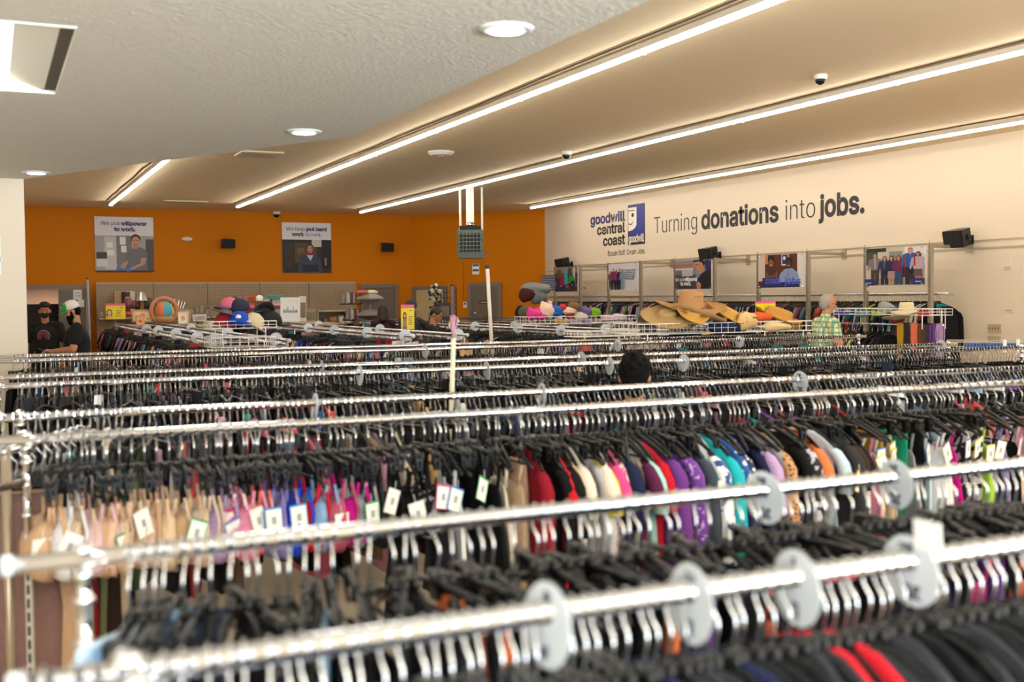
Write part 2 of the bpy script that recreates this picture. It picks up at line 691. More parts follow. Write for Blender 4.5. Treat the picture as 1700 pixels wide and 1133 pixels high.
# light box recessed in the low ceiling
t = thing('light_box', 'square recessed light box with splayed white sides in the low ceiling', 'ceiling light', (0, 0, SOF))
H = 0.07
_lc = at_z(14, 130, SOF + H)
ix0, ix1, iy0, iy1 = TX0 + .25, _lc.x, TY0 + .02, _lc.y
WM = mat('box_white', '#cfccc0', 0.6)
b = MB()
A = [(TX0, TY0), (TX1 - .055, TY0), (TX1 - .055, TY1), (TX0, TY1)]
I = [(ix0, iy0), (ix1, iy0), (ix1, iy1), (ix0, iy1)]
vs = [(x, y, 0.012) for x, y in A] + [(x, y, H) for x, y in I]
fs = [(i, (i + 1) % 4, 4 + (i + 1) % 4, 4 + i) for i in range(4)]
b.raw(vs, fs)
b.build('splayed_side', WM, t)
MB().box(((ix0 + ix1) / 2, (iy0 + iy1) / 2, H + .004), (ix1 - ix0, iy1 - iy0, 0.008)).build('lens', mat('box_lens', '#ffffff', 0.4, emit=7, emit_color='#fffdf2'), t)
MB().box((TX1 - 0.0275, (TY0 + TY1) / 2, 0.02), (0.055, TY1 - TY0, 0.006)).build('side_groove_shade', mat('groove_shade_grey', '#5d574c', 0.8), t)  # flat strip, shade of the edge groove put into its dark colour
b = MB().box(((TX0 + TX1) / 2, TY0 - 0.004, 0.0), (TX1 - TX0, 0.02, 0.012))
b.build('rim', SOFM, t)
MB().box(((TX0 + TX1) / 2, (TY0 + TY1) / 2, 0.3), (TX1 - TX0, TY1 - TY0, 0.02)).build('top_pan', WM, t)

# ================================================================ SMALL FIXTURES
WP = mat('white_plastic', '#e8e3d8', 0.4)


def dome_camera(p, label, s=1.0):
    t = thing('dome_camera', label, 'security camera', p, 0, 'dome cameras under the ceiling')
    MB().lathe([(0.062 * s, 0), (0.064 * s, -0.03 * s), (0.055 * s, -0.045 * s)], 24).build('housing', WP, t, True)
    MB().lathe([(0.05 * s, -0.046 * s), (0.046 * s, -0.065 * s), (0.034 * s, -0.083 * s), (0.015 * s, -0.093 * s), (0.001, -0.095 * s)], 24).build('dome', mat('dome_black', '#0b0b0c', 0.1), t, True)


dome_camera(at_z(1362, 124, CEIL), 'white dome camera with black eye on the high ceiling above the slogan', 1.05)
dome_camera(at_z(940, 251, CEIL), 'small white dome camera on the high ceiling beside the middle LED strip', 1.25)
pc = at_y(459, 349, YB - 0.12)
dome_camera((pc.x, pc.y, CEIL), 'tiny white dome camera above the poster of the woman on the orange wall', 1.5)
p = at_z(732, 252, CEIL)
t = thing('smoke_detector', 'round white smoke detector on the high ceiling between two LED strips', 'smoke detector', p)
MB().lathe([(0.19, 0), (0.2, -0.02), (0.15, -0.055), (0.05, -0.06)], 10).build('housing', WP, t)
MB().lathe([(0.045, -0.058), (0.04, -0.075), (0.01, -0.08)], 14).build('sensor_cap', mat('vent_grey', '#9a8c78', .6), t)
for (px, py, sx, sy, lab) in ((430, 255, 0.6, 0.6, 'square ceiling air vent by the edge of the low ceiling'), (309, 334, 0.9, 0.25, 'long thin ceiling air vent above the first orange wall poster')):
    p = at_z(px, py, CEIL)
    t = thing('air_vent', lab, 'air vent', p)
    MB().box((0, 0, -0.012), (sx, sy, 0.024)).build('frame', mat('vent_frame', '#d6c6aa', .6), t)
    b = MB()
    for k in range(5):
        b.box((0, -sy / 2 + sy * (k + 1) / 6, -0.028), (sx * .86, 0.02, 0.01))
    b.build('slats', mat('vent_slat', '#8b7a62', .6), t)


def speaker(p, rz, label, s=1.0, tilt=0.15):
    t = thing('wall_speaker', label, 'loudspeaker', p, rz, 'black loudspeakers on the walls')
    t.scale = (s, s, s)
    b = MB()   # local: front faces -Y, wall at +Y
    pts = [(-0.15, -0.10), (-0.13, -0.115), (0.13, -0.115), (0.15, -0.10), (0.10, 0.09), (0.07, 0.11), (-0.07, 0.11), (-0.10, 0.09)]
    b.prism([(x, y) for x, y in pts], (0, 0, -0.10), (1, 0, 0), (0, 1, 0), (0, 0, 0.20))
    c = b.build('cabinet', BLACKP, t)
    c.rotation_euler = (tilt, 0, 0)
    g = MB().box((0, -0.119, 0), (0.255, 0.008, 0.175)).build('grille', BLACKD, c)
    MB().lathe([(0.03, 0), (0.03, 0.03)], 16, (0.115, 0.02, 0), rot=(0, R(75), 0)).build('knob', BLACKD, c)
    MB().tube([(0, 0.08, 0), (0, 0.17, -0.02), (0, 0.2, -0.02)], 0.018, 8).build('bracket', BLACKP, t)
    MB().box((0, 0.195, -0.02), (0.07, 0.012, 0.11)).build('wall_plate', BLACKP, t)


p = at_y(378, 404.5, YB - 0.2)
speaker((p.x, YB - 0.2, p.z), 0, 'black loudspeaker on the orange wall between the two posters', 1.05)
p = at_y(641.5, 410.5, YB - 0.2)
speaker((p.x, YB - 0.2, p.z), 0, 'black loudspeaker on the orange wall next to the diagonal corner', 1.05)
for (px, py, lab, s) in ((935, 437, 'black loudspeaker above the colourful shopping poster near the orange corner', 1.15),
                         (1178, 421.5, 'black loudspeaker on the cream wall above the poster of the man in profile', 1.15),
                         (1592, 395, 'black loudspeaker alone on the cream wall above the group poster', 1.15)):
    p = at_x(px, py, XR - 0.23 * s)
    speaker(p, R(-90), lab, s, 0.2)
p = at_y(310, 397, YB)
t = thing('emergency_light', 'small oval white light fitting on the orange wall beside the first poster', 'wall light', p)
MB().ell((0, -0.03, 0), (0.125, 0.05, 0.055)).build('lens', WP, t, True)
MB().box((0, -0.008, 0), (0.2, 0.016, 0.08)).build('back_plate', WP, t)

# unit heater hanging in front of the diagonal wall
HG = mat('heater_green', '#4f5a4c', 0.45)
Hc = at_d(781, 406, 21.5)
t = thing('unit_heater', 'green-grey louvred unit heater hanging on white rods before the diagonal orange wall', 'heater', (Hc.x, Hc.y, Hc.z), R(-25))
MB().box((0, 0.0, 0), (0.50, 0.36, 0.54)).build('casing', HG, t)
b = MB().box((0, -0.185, 0.03), (0.42, 0.012, 0.36))
b.build('dark_opening', BLACKD, t)
for k in range(5):
    MB().box((0, -0.20, -0.11 + k * 0.072), (0.43, 0.05, 0.008), rot=(R(-25), 0, 0)).build('louvre', mat('heater_light', '#76806f', 0.4), t)
for k in range(7):
    MB().box((-0.2 + k * 0.0667, -0.20, 0.03), (0.010, 0.02, 0.36)).build('fin', mat('heater_light', '#76806f', 0.4), t)
MB().box((0, -0.02, 0.31), (0.40, 0.30, 0.08)).build('top_box', BLACKD, t)
MB().lathe([(0.075, 0.33), (0.075, 0.42)], 20).build('flue_collar', CHROME, t, True)
zc = CEIL - Hc.z
MB().box((0.0, 0, (0.42 + zc) / 2), (0.15, 0.15, zc - 0.42)).build('flue', WP, t)
for x in (-0.19, 0.23):
    MB().tube([(x, 0, 0.25), (x, 0, zc)], 0.022, 8).build('hanger_rod', WP, t)
MB().tube([(-0.22, 0.05, 0.3), (-0.24, 0.02, 0.0), (-0.23, 0.0, -0.1)], 0.012, 6).build('gas_pipe', mat('pipe_white', '#cfcabd', .4), t)
MB().box((0.28, 0, -0.21), (0.08, 0.06, 0.03)).build('drain_fitting', mat('pipe_blue', '#466a8c', .4), t)
# small wall items on the diagonal wall
q = on_diag(790, 447)
t = thing('wall_notice', 'blue and white paper notice on the diagonal wall under the unit heater', 'notice', q, 0)
t.rotation_euler = (0, 0, math.atan2(dv.y, dv.x))
MB().box((0, -0.006, 0), (0.19, 0.006, 0.26)).build('sheet', TAG, t)
b = MB().box((0, -0.011, 0.095), (0.17, 0.002, 0.05)).box((0, -0.011, -0.03), (0.17, 0.002, 0.05))
b.build('printed_bands', mat('notice_blue', '#34478f', .5), t)
q = on_diag(773, 506.5)
t = thing('thermostat', 'white wall thermostat beside the door on the diagonal wall', 'thermostat', q, 0)
t.rotation_euler = (0, 0, math.atan2(dv.y, dv.x))
MB().box((0, -0.02, 0), (0.10, 0.04, 0.15)).build('case', WP, t)
MB().lathe([(0.022, 0), (0.018, 0.012)], 16, (0, -0.04, 0.03), rot=(R(90), 0, 0)).build('dial', BLACKD, t)
b = MB().tube([on_diag(770, 434) - dn * .012, on_diag(770, 500) - dn * .012], 0.006, 6)
tag(b.build('wall_cable', mat('cable_or', '#9a5c06', .6)), 'thin painted cable running down the diagonal orange wall', 'cable')
# notice on the cream wall end at the left
p = at_y(0, 424, 10.52)
t = thing('wall_sign', 'white notice with blue bands on the cream wall end by the low ceiling', 'sign', (p.x - 0.04, 10.515, p.z), 0)
MB().box((-.04, -0.004, 0), (0.17, 0.006, 0.335)).build('panel', TAG, t)
b = MB().box((-.04, -0.009, 0.135), (0.165, 0.002, 0.045)).box((-.04, -0.009, -0.035), (0.165, 0.002, 0.045))
b.build('blue_band', mat('notice_blue', '#34478f', .5), t)
text('lettering', 'E', (p.x - 0.005, 10.503, p.z + 0.12), X_, Z_, 0.05, TAG, t, 0.001)
text('lettering', 'O', (p.x - 0.01, 10.503, p.z - 0.05), X_, Z_, 0.05, TAG, t, 0.001)
for k in range(4):
    text('lettering', 'ities' if k % 2 else 'ants', (p.x - 0.035, 10.503, p.z + 0.07 - k * 0.028 - (0.075 if k > 1 else 0)), X_, Z_, 0.02, BLACKD, t)
# outlets and small plates on the cream wall
for (px, py, lab) in ((1651.5, 545.5, 'four-gang cream switch plate on the cream wall, upper of two'), (1651.5, 565.5, 'four-gang cream switch plate on the cream wall, lower of two')):
    p = at_x(px, py, XR)
    t = thing('switch_plate', lab, 'switch', p, R(-90))
    MB().box((0, -0.008, 0), (0.21, 0.012, 0.115)).build('plate', mat('plate_tan', '#b9a88c', .5), t)
    for k in range(4):
        MB().box((-0.075 + k * 0.05, -0.017, 0), (0.012, 0.01, 0.025)).build('toggle', mat('toggle', '#6e6252', .5), t)
for (px, py, lab) in ((1673, 438, 'small cream cover plate high on the cream wall'), (1676, 509, 'small cream cover plate above the switches on the cream wall'), (971, 473, 'small cream cover plate beside the shopping poster on the cream wall')):
    p = at_x(px, py, XR)
    t = thing('cover_plate', lab, 'wall plate', p, R(-90))
    MB().box((0, -0.006, 0), (0.13, 0.01, 0.16)).build('plate', CREAM, t)
    MB().box((0, -0.012, -0.05), (0.11, 0.01, 0.015)).build('latch', mat('plate_tan', '#b9a88c', .5), t)

# ================================================================ WALL LETTERING
INK = mat('ink_dark', '#26242a', 0.5)
NAVY = mat('ink_navy', '#1f2a6c', 0.5)
Ym = Vector((0, -1, 0))
XT = XR - 0.004


def wall_text(nm, s, px0, px1, pyb, size, m, parent, bold):
    """pyb: baseline pixel at px0"""
    a = at_x(px0, pyb, XT)
    c = at_x(px1, pyb, XT)
    return text(nm, s, (XT, a.y, a.z), Ym, Z_, size, m, parent, bold, 1.0, 'LEFT', fit=(a.y - c.y))


t = thing('slogan_lettering', 'dark wall lettering reading Turning donations into jobs. on the cream wall', 'lettering')
zb = at_x(1085, 388.5, XT).z
print('slogan z', zb, at_x(1163, 381, XT).z, at_x(1301, 369, XT).z, at_x(1360, 365, XT).z, at_x(1437, 352, XT).z)
sl_h = 0.66
for (s, a0, a1, bo, yb) in (('Turning', 1085, 1156, -0.006, 388.5), ('donations', 1164, 1292, 0.016, 380.5), ('into', 1302, 1351, -0.006, 366), ('jobs.', 1361, 1437, 0.018, 360.5)):
    a, c = at_x(a0, yb, XT), at_x(a1, yb, XT)
    text('word', s, (XT, a.y, zb), Ym, Z_, sl_h, INK, t, bo, 1, 'LEFT', fit=a.y - c.y)
t = thing('shop_name_lettering', 'blue and dark wall lettering goodwill central coast beside the square logo', 'lettering')
for (s, a0, a1, yb, m) in (('goodwill', 980, 1037.5, 369.5, NAVY), ('central', 991, 1037.5, 388.5, INK), ('coast', 1001, 1037.5, 408.5, INK)):
    a, c = at_x(a0, yb, XT), at_x(a1, yb - (a1 - a0) * .1, XT)
    text('word', s, (XT, a.y, at_x(1038, yb - 3.5, XT).z), Ym, Z_, 0.40, m, t, 0.010, 1, 'LEFT', fit=a.y - c.y)
a, c = at_x(1009, 425.5, XT), at_x(1070.5, 420, XT)
text('tagline', 'Donate Stuff. Create Jobs.', (XT, a.y, a.z), Ym, Z_, 0.215, INK, t, -0.001, 1, 'LEFT', fit=a.y - c.y)

# square logo: blue field, cream half face shaped like a letter g, black band with the shop name
a, c = at_x(1042.5, 340, XT), at_x(1070.8, 404, XT)
wl = a.y - c.y
zt_, zb_ = at_x(1070, 337, XT).z, at_x(1070, 405, XT).z
hl = zt_ - zb_
t = thing('wall_logo', 'blue and black square logo with half smiling face in the letter g', 'logo')


def lp(b, pts, off, m_i=0, c4=None):
    b.prism([(x * wl, y * hl) for x, y in pts], (XT - off, a.y, zb_), Ym, Z_, (-0.0015, 0, 0), m_i, c4)


def rect(x0, y0, x1, y1):
    return [(x0, y0), (x1, y0), (x1, y1), (x0, y1)]


def oval(cx, cy, rx, ry, n=20, a0=0, a1=360):
    return [(cx + rx * math.cos(R(a0 + (a1 - a0) * k / n)), cy + ry * math.sin(R(a0 + (a1 - a0) * k / n))) for k in range(n if abs(a1 - a0) == 360 else n + 1)]


b = MB()
lp(b, rect(0, 0, 1, 1), 0.001)
b.build('black_backing', INK, t)
b = MB()
lp(b, rect(0.04, 0.20, 0.96, 0.985), 0.003)
b.build('blue_field', mat('logo_blue', '#26348a', 0.5), t)
b = MB()
lp(b, [(0.04, 0.93), (0.52, 0.93), (0.52, 0.52)] + [(0.52 - 0.48 * (1 - math.cos(R(k * 9))) , 0.52 - 0.17 * math.sin(R(k * 9))) for k in range(1, 11)] + [(0.04, 0.35)], 0.005)
b.build('half_face', mat('logo_white', '#e9e2d2', 0.5), t)
b = MB()
lp(b, oval(0.30, 0.74, 0.075, 0.05), 0.007)
lp(b, [(0.06, 0.52), (0.2, 0.49), (0.3, 0.545), (0.34, 0.61), (0.29, 0.56), (0.2, 0.525), (0.06, 0.545)], 0.007)
lp(b, rect(0.04, 0.845, 0.40, 0.865), 0.007)
b.build('eye_and_smile', INK, t)
text('lettering', 'goodwill', (XT - 0.008, a.y - 0.03, zb_ + hl * 0.065), Ym, Z_, 0.30, mat('logo_white', '#e9e2d2', 0.5), t, 0.006, 1, 'LEFT', fit=wl - .06)

# ================================================================ CLOTHES RAILS, HANGERS, GARMENTS
RZ = 1.35
RR = 0.016


def hook_pts(n=9, r=0.0190, neck=0.118):
    pts = []
    for k in range(n):
        a = R(205 - 205 * k / (n - 1) - 12)
        pts.append((0, r * math.cos(a) * -1, r * math.sin(a)))
    pts = [(0, -p[1], p[2]) for p in pts]
    pts += [(0, 0.0165, -0.020), (0, 0.010, -0.034), (0, -0.006, -0.050), (0, -.006, -0.070), (0, 0, -0.086), (0, 0, -neck)]
    return pts


def hook_mesh(n, seg, r=0.0027):
    return MB().tube(hook_pts(n), r, seg).mesh('hook', WIRE, True)


def arm_mb(b=None, hi=True, neck=0.088, sp=0.205, drop=0.07, mi=0):
    b = b or MB()
    z = -neck
    n = 6 if hi else 2
    for s in (-1, 1):
        L = []
        for k in range(n + 1):
            u = k / n
            L.append((0, s * sp * u, z - 0.012 - drop * (u ** 1.35)))
        if hi:
            b.tube(L, [0.0085] * (n) + [0.007], 6, mi)
        else:
            b.tube(L, 0.009, 4, mi)
    b.box((0, 0, z - 0.004), (0.012, 0.03, 0.03), mi=mi)
    return b


ARM = arm_mb(neck=.116, drop=.075).tube([(0, -.17, -.190), (0, .17, -.190)], 0.0045, 5).mesh('shoulder_bar', BLACKP, True)
HOOK = hook_mesh(9, 6)
CBAR = MB().tube([(0, -0.175, -0.133), (0, -.165, -.128), (0, 0, -0.122), (0, .165, -.128), (0, 0.175, -0.133)], 0.008, 6).box((0, 0, -0.120), (.014, .05, .03)).mesh('cross_bar', BLACKP, True)
CLIP = MB().box((0.009, 0, -0.125), (0.006, 0.028, 0.065), (0, R(8), 0)).box((-0.009, 0, -0.125), (0.006, 0.028, 0.065), (0, R(-8), 0)).box((0, 0, -0.112), (0.02, 0.03, 0.022)).mesh('clip', BLACKP)


def new(name, me, parent=None):
    o = bpy.data.objects.new(name, me)
    col.objects.link(o)
    if parent is not None:
        o.parent = parent
    return o


def make_shirt_hanger():
    root = new('clothes_hanger', ARM)
    new('hook', HOOK, root)
    return root


def make_clip_hanger():
    root = new('clip_hanger', CBAR)
    new('hook', HOOK, root)
    for s in (-1, 1):
        c = new('clip', CLIP, root)
        c.location = (0, s * 0.14, -.028)
    return root


# ---- garments: z = 0 at the rail centre, Y = across the rail, X = along it
def ring_body(b, rows, n=18, seed=0, fold=0.006, cx=0.0, cy=0.0, c4=None, mi=0, nf=5):
    """rows: (z, half_y, half_x, y_shift)"""
    rs = random.Random(seed)
    ph = [rs.uniform(0, 6.28) for _ in range(3)]
    vs, k = [], len(rows)
    for i, (z, hy, hx_, ys) in enumerate(rows):
        for j in range(n):
            a = 2 * math.pi * j / n
            ca, sa = math.cos(a), math.sin(a)
            fx = fold * (i / k) * (math.sin(a * nf + ph[0] + z * 3) + .6 * math.sin(a * (nf + 3) + ph[1])) if n > 8 else 0
            y = (abs(ca) ** 0.8) * (1 if ca > 0 else -1) * hy + ys
            x = sa * hx_ + fx + 0.012 * math.sin(ph[2] + z * 7)
            vs.append((cx + x, cy + y, z))
    fs = []
    for i in range(k - 1):
        for j in range(n):
            fs.append((i * n + j, (i + 1) * n + j, (i + 1) * n + (j + 1) % n, i * n + (j + 1) % n))
    fs.append(tuple(range(n)))
    fs.append(tuple(reversed([(k - 1) * n + j for j in range(n)])))
    return b.raw(vs, fs, mi, c4)


def top_mb(seed, sleeve=0.20, length=0.62, lo=False, c4=None, b=None, th=0.020):
    b = b or MB()
    rs = random.Random(seed)
    w_ = rs.uniform(.195, .225)
    n = 8 if lo else 20
    rows = [(-.108, .075, .008, 0), (-.118, .10, .012, 0), (-.135, .145, .014, 0), (-.160, .19, .016, 0), (-.185, w_ + .005, th, 0), (-.25, w_ - .005, th, 0),
            (-.38, w_ - .015, th + .008, 0), (-.52, w_, th + .012, 0), (-.10 - length, w_ + .01, th + .014, 0)]
    if lo:
        rows = [rows[0], rows[3], rows[5], rows[8]]
    ring_body(b, rows, n, seed, 0.007, c4=c4)
    if sleeve:
        for s in (-1, 1):
            L = sleeve
            if lo:
                b.tube([(0, s * (w_ - .03), -.175), (0, s * (w_ + .045), -.20 - L)], [0.024, 0.03], 5, 0, c4)
            else:
                pts = [(0.0, s * (w_ - .05), -.172), (0.004, s * (w_ + .005), -.20), (0.01, s * (w_ + .035), -.24), (0.012, s * (w_ + .05), -.20 - L * .6), (0.01, s * (w_ + .05), -.20 - L)]
                b.tube(pts, [.018, .026, .03, .033, .036], 10, 0, c4)
    return b


def tank_mb(seed, length=0.5):
    b = MB()
    rs = random.Random(seed)
    w_ = rs.uniform(.13, .16)
    rows = [(-.20, w_ * .8, .010, 0), (-.23, w_ * .95, .016, 0), (-.30, w_, .024, 0), (-.45, w_ + .01, .026, 0), (-.18 - length, w_ + .03, .030, 0)]
    ring_body(b, rows, 20, seed, 0.009)
    for s in (-1, 1):
        b.tube([(0, s * .115, -.122), (0, s * (w_ * .72), -.16), (0, s * (w_ * .62), -.21)], .007, 6)
    return b


def strip_mb(seed, wid=.10, length=.55, z0=-.115):
    """a folded or clipped piece (trousers, skirt, leggings)"""
    b = MB()
    rs = random.Random(seed)
    rows = [(z0, wid, .010, 0), (z0 - .05, wid + .004, .016, 0), (z0 - .2, wid + .012, .022, 0), (z0 - .4, wid + .02, .024, rs.uniform(-.02, .02)), (z0 - length, wid + .02, .026, rs.uniform(-.02, .02))]
    ring_body(b, rows, 18, seed, 0.008)
    return b


def bra_cups(seed):
    rs = random.Random(seed)
    b = MB()
    r = rs.uniform(.078, .10)
    for s in (-1, 1):
        c = Vector((-.005, s * (r * 1.02), -.315))
        vs, fs = [], []
        n, k = 14, 6
        bul = r * rs.uniform(.85, 1.15)
        for i in range(k + 1):
            t = math.pi / 2 * i / k
            for j in range(n):
                a = 2 * math.pi * j / n
                rr = r * math.cos(t) if i < k else 0.002
                zz = math.sin(a) * rr * (1.15 if math.sin(a) > 0 else .95)
                if math.sin(a) > .5:
                    zz += .02 * (1 - i / k)
                vs.append(c + Vector((-bul * math.sin(t), math.cos(a) * rr, zz)))
        for i in range(k):
            for j in range(n):
                fs.append((i * n + j, i * n + (j + 1) % n, (i + 1) * n + (j + 1) % n, (i + 1) * n + j))
        fs.append(tuple(reversed(range(n))))
        b.raw(vs, fs)
    return b


def bra_straps(seed):
    rs = random.Random(seed)
    r = .085
    b = MB()
    for s in (-1, 1):
        b.tube([(-.01, s * .09, -.235), (0.0, s * .12, -.19), (0, s * .14, -.15)], [.010, .007, .006], 6)
        b.tube([(0.03, s * .13, -.15), (.035 + rs.uniform(0, .02), s * .15, -.24), (.03, s * .165, -.32)], .006, 6)
    b.prism([(-.17, -.36), (-.17, -.31), (0, -.37), (.17, -.31), (.17, -.36), (0, -.40)], (0.0, 0, 0), (0, 1, 0), (0, 0, 1), (.006, 0, 0))
    return b


TOPS = [top_mb(s, sl, ln).mesh('top', CLOTH, True) for s, sl, ln in ((1, .16, .60), (2, .22, .64), (3, .38, .62), (4, .12, .56), (5, .42, .66))]
TANKS = [tank_mb(s, ln).mesh('tank', CLOTH, True) for s, ln in ((11, .5), (12, .44), (13, .56))]
STRIPS = [strip_mb(s, w_, ln).mesh('strip', CLOTH, True) for s, w_, ln in ((21, .09, .6), (22, .12, .5), (23, .07, .7), (24, .15, .5))]
LONGS = [strip_mb(s, .14, .95, -.11).mesh('long', CLOTH, True) for s in (31, 32)]
CUPS = [bra_cups(s).mesh('cups', CLOTH, True) for s in (41, 42, 43)]
STRAPS = [bra_straps(s).mesh('straps', CLOTH, True) for s in (41, 42, 43)]
TAGM = {}
for nm, c in (('blue', '#3f7fd0'), ('green', '#2f9a5a'), ('yellow', '#e6c82e'), ('pink', '#e2497f'), ('plain', '#e9e9e4')):
    b = MB()
    b.box((0, 0, -.045), (.064, .0016, .090), mi=1)
    b.box((0, -.0009, -.047), (.057, .0012, .080), mi=0)
    b.box((0, -.0017, -.045), (.016, .0008, .026), mi=2)
    b.tube([(0, 0, 0), (0, .004, .03)], .001, 4, 0)
    TAGM[nm] = b.mesh('price_tag', [TAG, mat('tag_' + nm, c, .6), mat('tag_ink', '#9fa3a8', .6)])


PAL = {
    'tan': '#cda783', 'beige': '#dcc0a0', 'peach': '#e8bfa2', 'cream': '#e8dccb', 'white': '#ecebee', 'champagne': '#d8c2b0',
    'pale pink': '#e8bfc4', 'pink': '#e58fae', 'hot pink': '#ea4f92', 'magenta': '#c4128a', 'dusty rose': '#b2566e', 'coral': '#ee7a5f',
    'orange': '#e77a45', 'red': '#cf1f2e', 'dark red': '#8d1626', 'plum': '#5a2146', 'purple': '#6d3a8c', 'violet': '#7b4a9e', 'lilac': '#b79ac8',
    'lavender': '#8f83bd', 'royal blue': '#1747c9', 'blue': '#2d65ae', 'light blue': '#87a9cc', 'pale blue': '#bcd3e6', 'navy': '#1f2546',
    'slate': '#3f4753', 'teal': '#138383', 'turquoise': '#27b3c0', 'mint': '#a9dcd9', 'green': '#168a6c', 'lime': '#a8d24a', 'olive': '#7e8358',
    'yellow': '#dccd3c', 'mustard': '#c69a2c', 'brown': '#6f4b35', 'dark brown': '#3a2a22', 'mauve brown': '#8a6a62', 'grey': '#9a9ba2', 'light grey': '#c0c1c8',
    'charcoal': '#35343a', 'black': '#161618', 'dark grey': '#2b2b30',
}
PATM = {
    'leopard print': pattern('leopard', '#b98a5f', '#241812', 'leopard', 60, .33),
    'white dotted navy': pattern('dots_navy', '#1c2350', '#e8e6ee', 'dots', 38, .30),
    'zebra striped': pattern('zebra', '#dcdcdc', '#1a1a1d', 'zebra', 9, .5),
    'blue and white floral': pattern('floral_blue', '#e6ebf0', '#2a4a96', 'blotch', 22, .45),
    'pink patterned': pattern('floral_pink', '#f0dbe2', '#d8467f', 'blotch', 55, .48),
    'black and white floral': pattern('floral_black', '#1b1b20', '#b9b6c4', 'blotch', 30, .45),
    'grey striped': pattern('stripe_grey', '#e8e8ea', '#5c5c66', 'stripes', 28, .45),
    'green and white floral': pattern('floral_green', '#e4ebe0', '#3a9a92', 'blotch', 30, .42),
    'blue patterned': pattern('floral_dblue', '#2b57a0', '#c8dcec', 'blotch', 28, .42),
    'purple lace': pattern('lace_purple', '#5d2f86', '#b58fce', 'blotch', 60, .40),
}


def recolor(me, m):
    me2 = me.copy()
    me2.materials.clear()
    me2.materials.append(m)
    return me2


_pm = {}


def garment(kind, color, x, y, z, yaw, tagc=None, seed=0, tagpos=None):
    """one garment, its parts under it"""
    rs = random.Random(seed * 13 + 5)
    nm = {'top': 'hanging_shirt', 'jacket': 'hanging_jacket', 'tank': 'hanging_camisole', 'strip': 'hanging_trousers', 'bra': 'bra', 'long': 'hanging_trousers'}[kind]
    src = {'top': TOPS, 'jacket': [TOPS[2], TOPS[4]], 'tank': TANKS, 'strip': STRIPS, 'bra': CUPS, 'long': LONGS}[kind]
    k = rs.randrange(len(src))
    me = src[k]
    if color in PATM:
        key = (me.name, color)
        if key not in _pm:
            _pm[key] = recolor(me, PATM[color])
        me = _pm[key]
    o = new(nm, me)
    hc = PAL.get(color, '#888888')
    o.color = hx(hc)
    o.location = (x, y, z - .042)
    o.rotation_euler = (rs.uniform(-.03, .03), rs.uniform(-.03, .03), yaw)
    if kind == 'bra':
        s = new('straps', STRAPS[k], o)
        s.color = o.color
        if color in PATM:
            s.data = recolor(STRAPS[k], PATM[color])
    if tagc:
        t = new('price_tag', TAGM[tagc], o)
        zz = {'bra': -.20, 'tank': -.16, 'strip': -.16, 'long': -.2}.get(kind, -.24) + rs.uniform(-.05, .03)
        ty = {'bra': -.17, 'top': -.27, 'jacket': -.28}.get(kind, -.16)
        t.location = (rs.uniform(-.03, .0), ty, zz)
        t.rotation_euler = (rs.uniform(-.2, .2), rs.uniform(-.5, .5), R(20) - yaw + rs.uniform(-.3, .3))
    return o


HSH, HCL = make_shirt_hanger(), make_clip_hanger()
_used = {'s': False, 'c': False}


def hanger(kind, x, y, z, yaw, label, group, lean=0.0):
    key = 'c' if kind == 'clip' else 's'
    src = HCL if key == 'c' else HSH
    o = src if not _used[key] else copy_tree(src)
    _used[key] = True
    o.location = (x, y, z)
    o.rotation_euler = (lean, 0, yaw)
    return tag(o, label, 'clothes hanger', group)


def rack(name, label, ys, x0, x1, posts, z=RZ, parent_group='double clothes rails', brace=True):
    """double chrome rail along X"""
    t = thing(name, label, 'clothes rack', (x0, ys[0], 0), 0, parent_group)
    for y in ys:
        MB().tube([(0, y - ys[0], z), (x1 - x0, y - ys[0], z)], RR, 16).build('rail', CHROME, t, True)
        MB().lathe([(0.0165, -0.006), (0.0185, -0.004), (0.0185, 0.012), (0.017, 0.014)], 16, (-0.006, y - ys[0], z), rot=(0, R(90), 0)).build('end_cap', mat('cap_grey', '#d5d8dc', .3), t, True)
    for px_ in posts:
        for y in ys:
            MB().tube([(px_ - x0, y - ys[0], 0.0), (px_ - x0, y - ys[0], z + 0.012)], 0.0125, 12).build('post', CHROME, t, True)
            pr = []
            for zz in (z - .40, z - .25, z - .15, z - .075, z - .03):
                pr += [(.0135, zz - .009), (.019, zz - .006), (.019, zz + .006), (.0135, zz + .009)]
            MB().lathe(pr, 12, (px_ - x0, y - ys[0], 0)).build('post_collar', CHROME, t, True)
            MB().ell((px_ - x0, y - ys[0], z + .014), (.02, .02, .016), 12, 8).build('joint', CHROME, t, True)
        MB().tube([(px_ - x0, 0, 0.25), (px_ - x0, ys[-1] - ys[0], 0.25)], 0.0125, 10).build('cross_tube', CHROME, t, True)
        MB().tube([(px_ - x0, 0, z - .17), (px_ - x0, ys[-1] - ys[0], z - .17)], 0.010, 10).build('cross_tube', CHROME, t, True)
    if brace:
        for y in ys[:1] if len(ys) > 1 else ys:
            MB().box((posts[0] - x0 - .13, y - ys[0] - .105, z - .15), (.31, .022, .022), rot=(0, R(-4), R(40))).build('brace', CHROME, t)
    return t


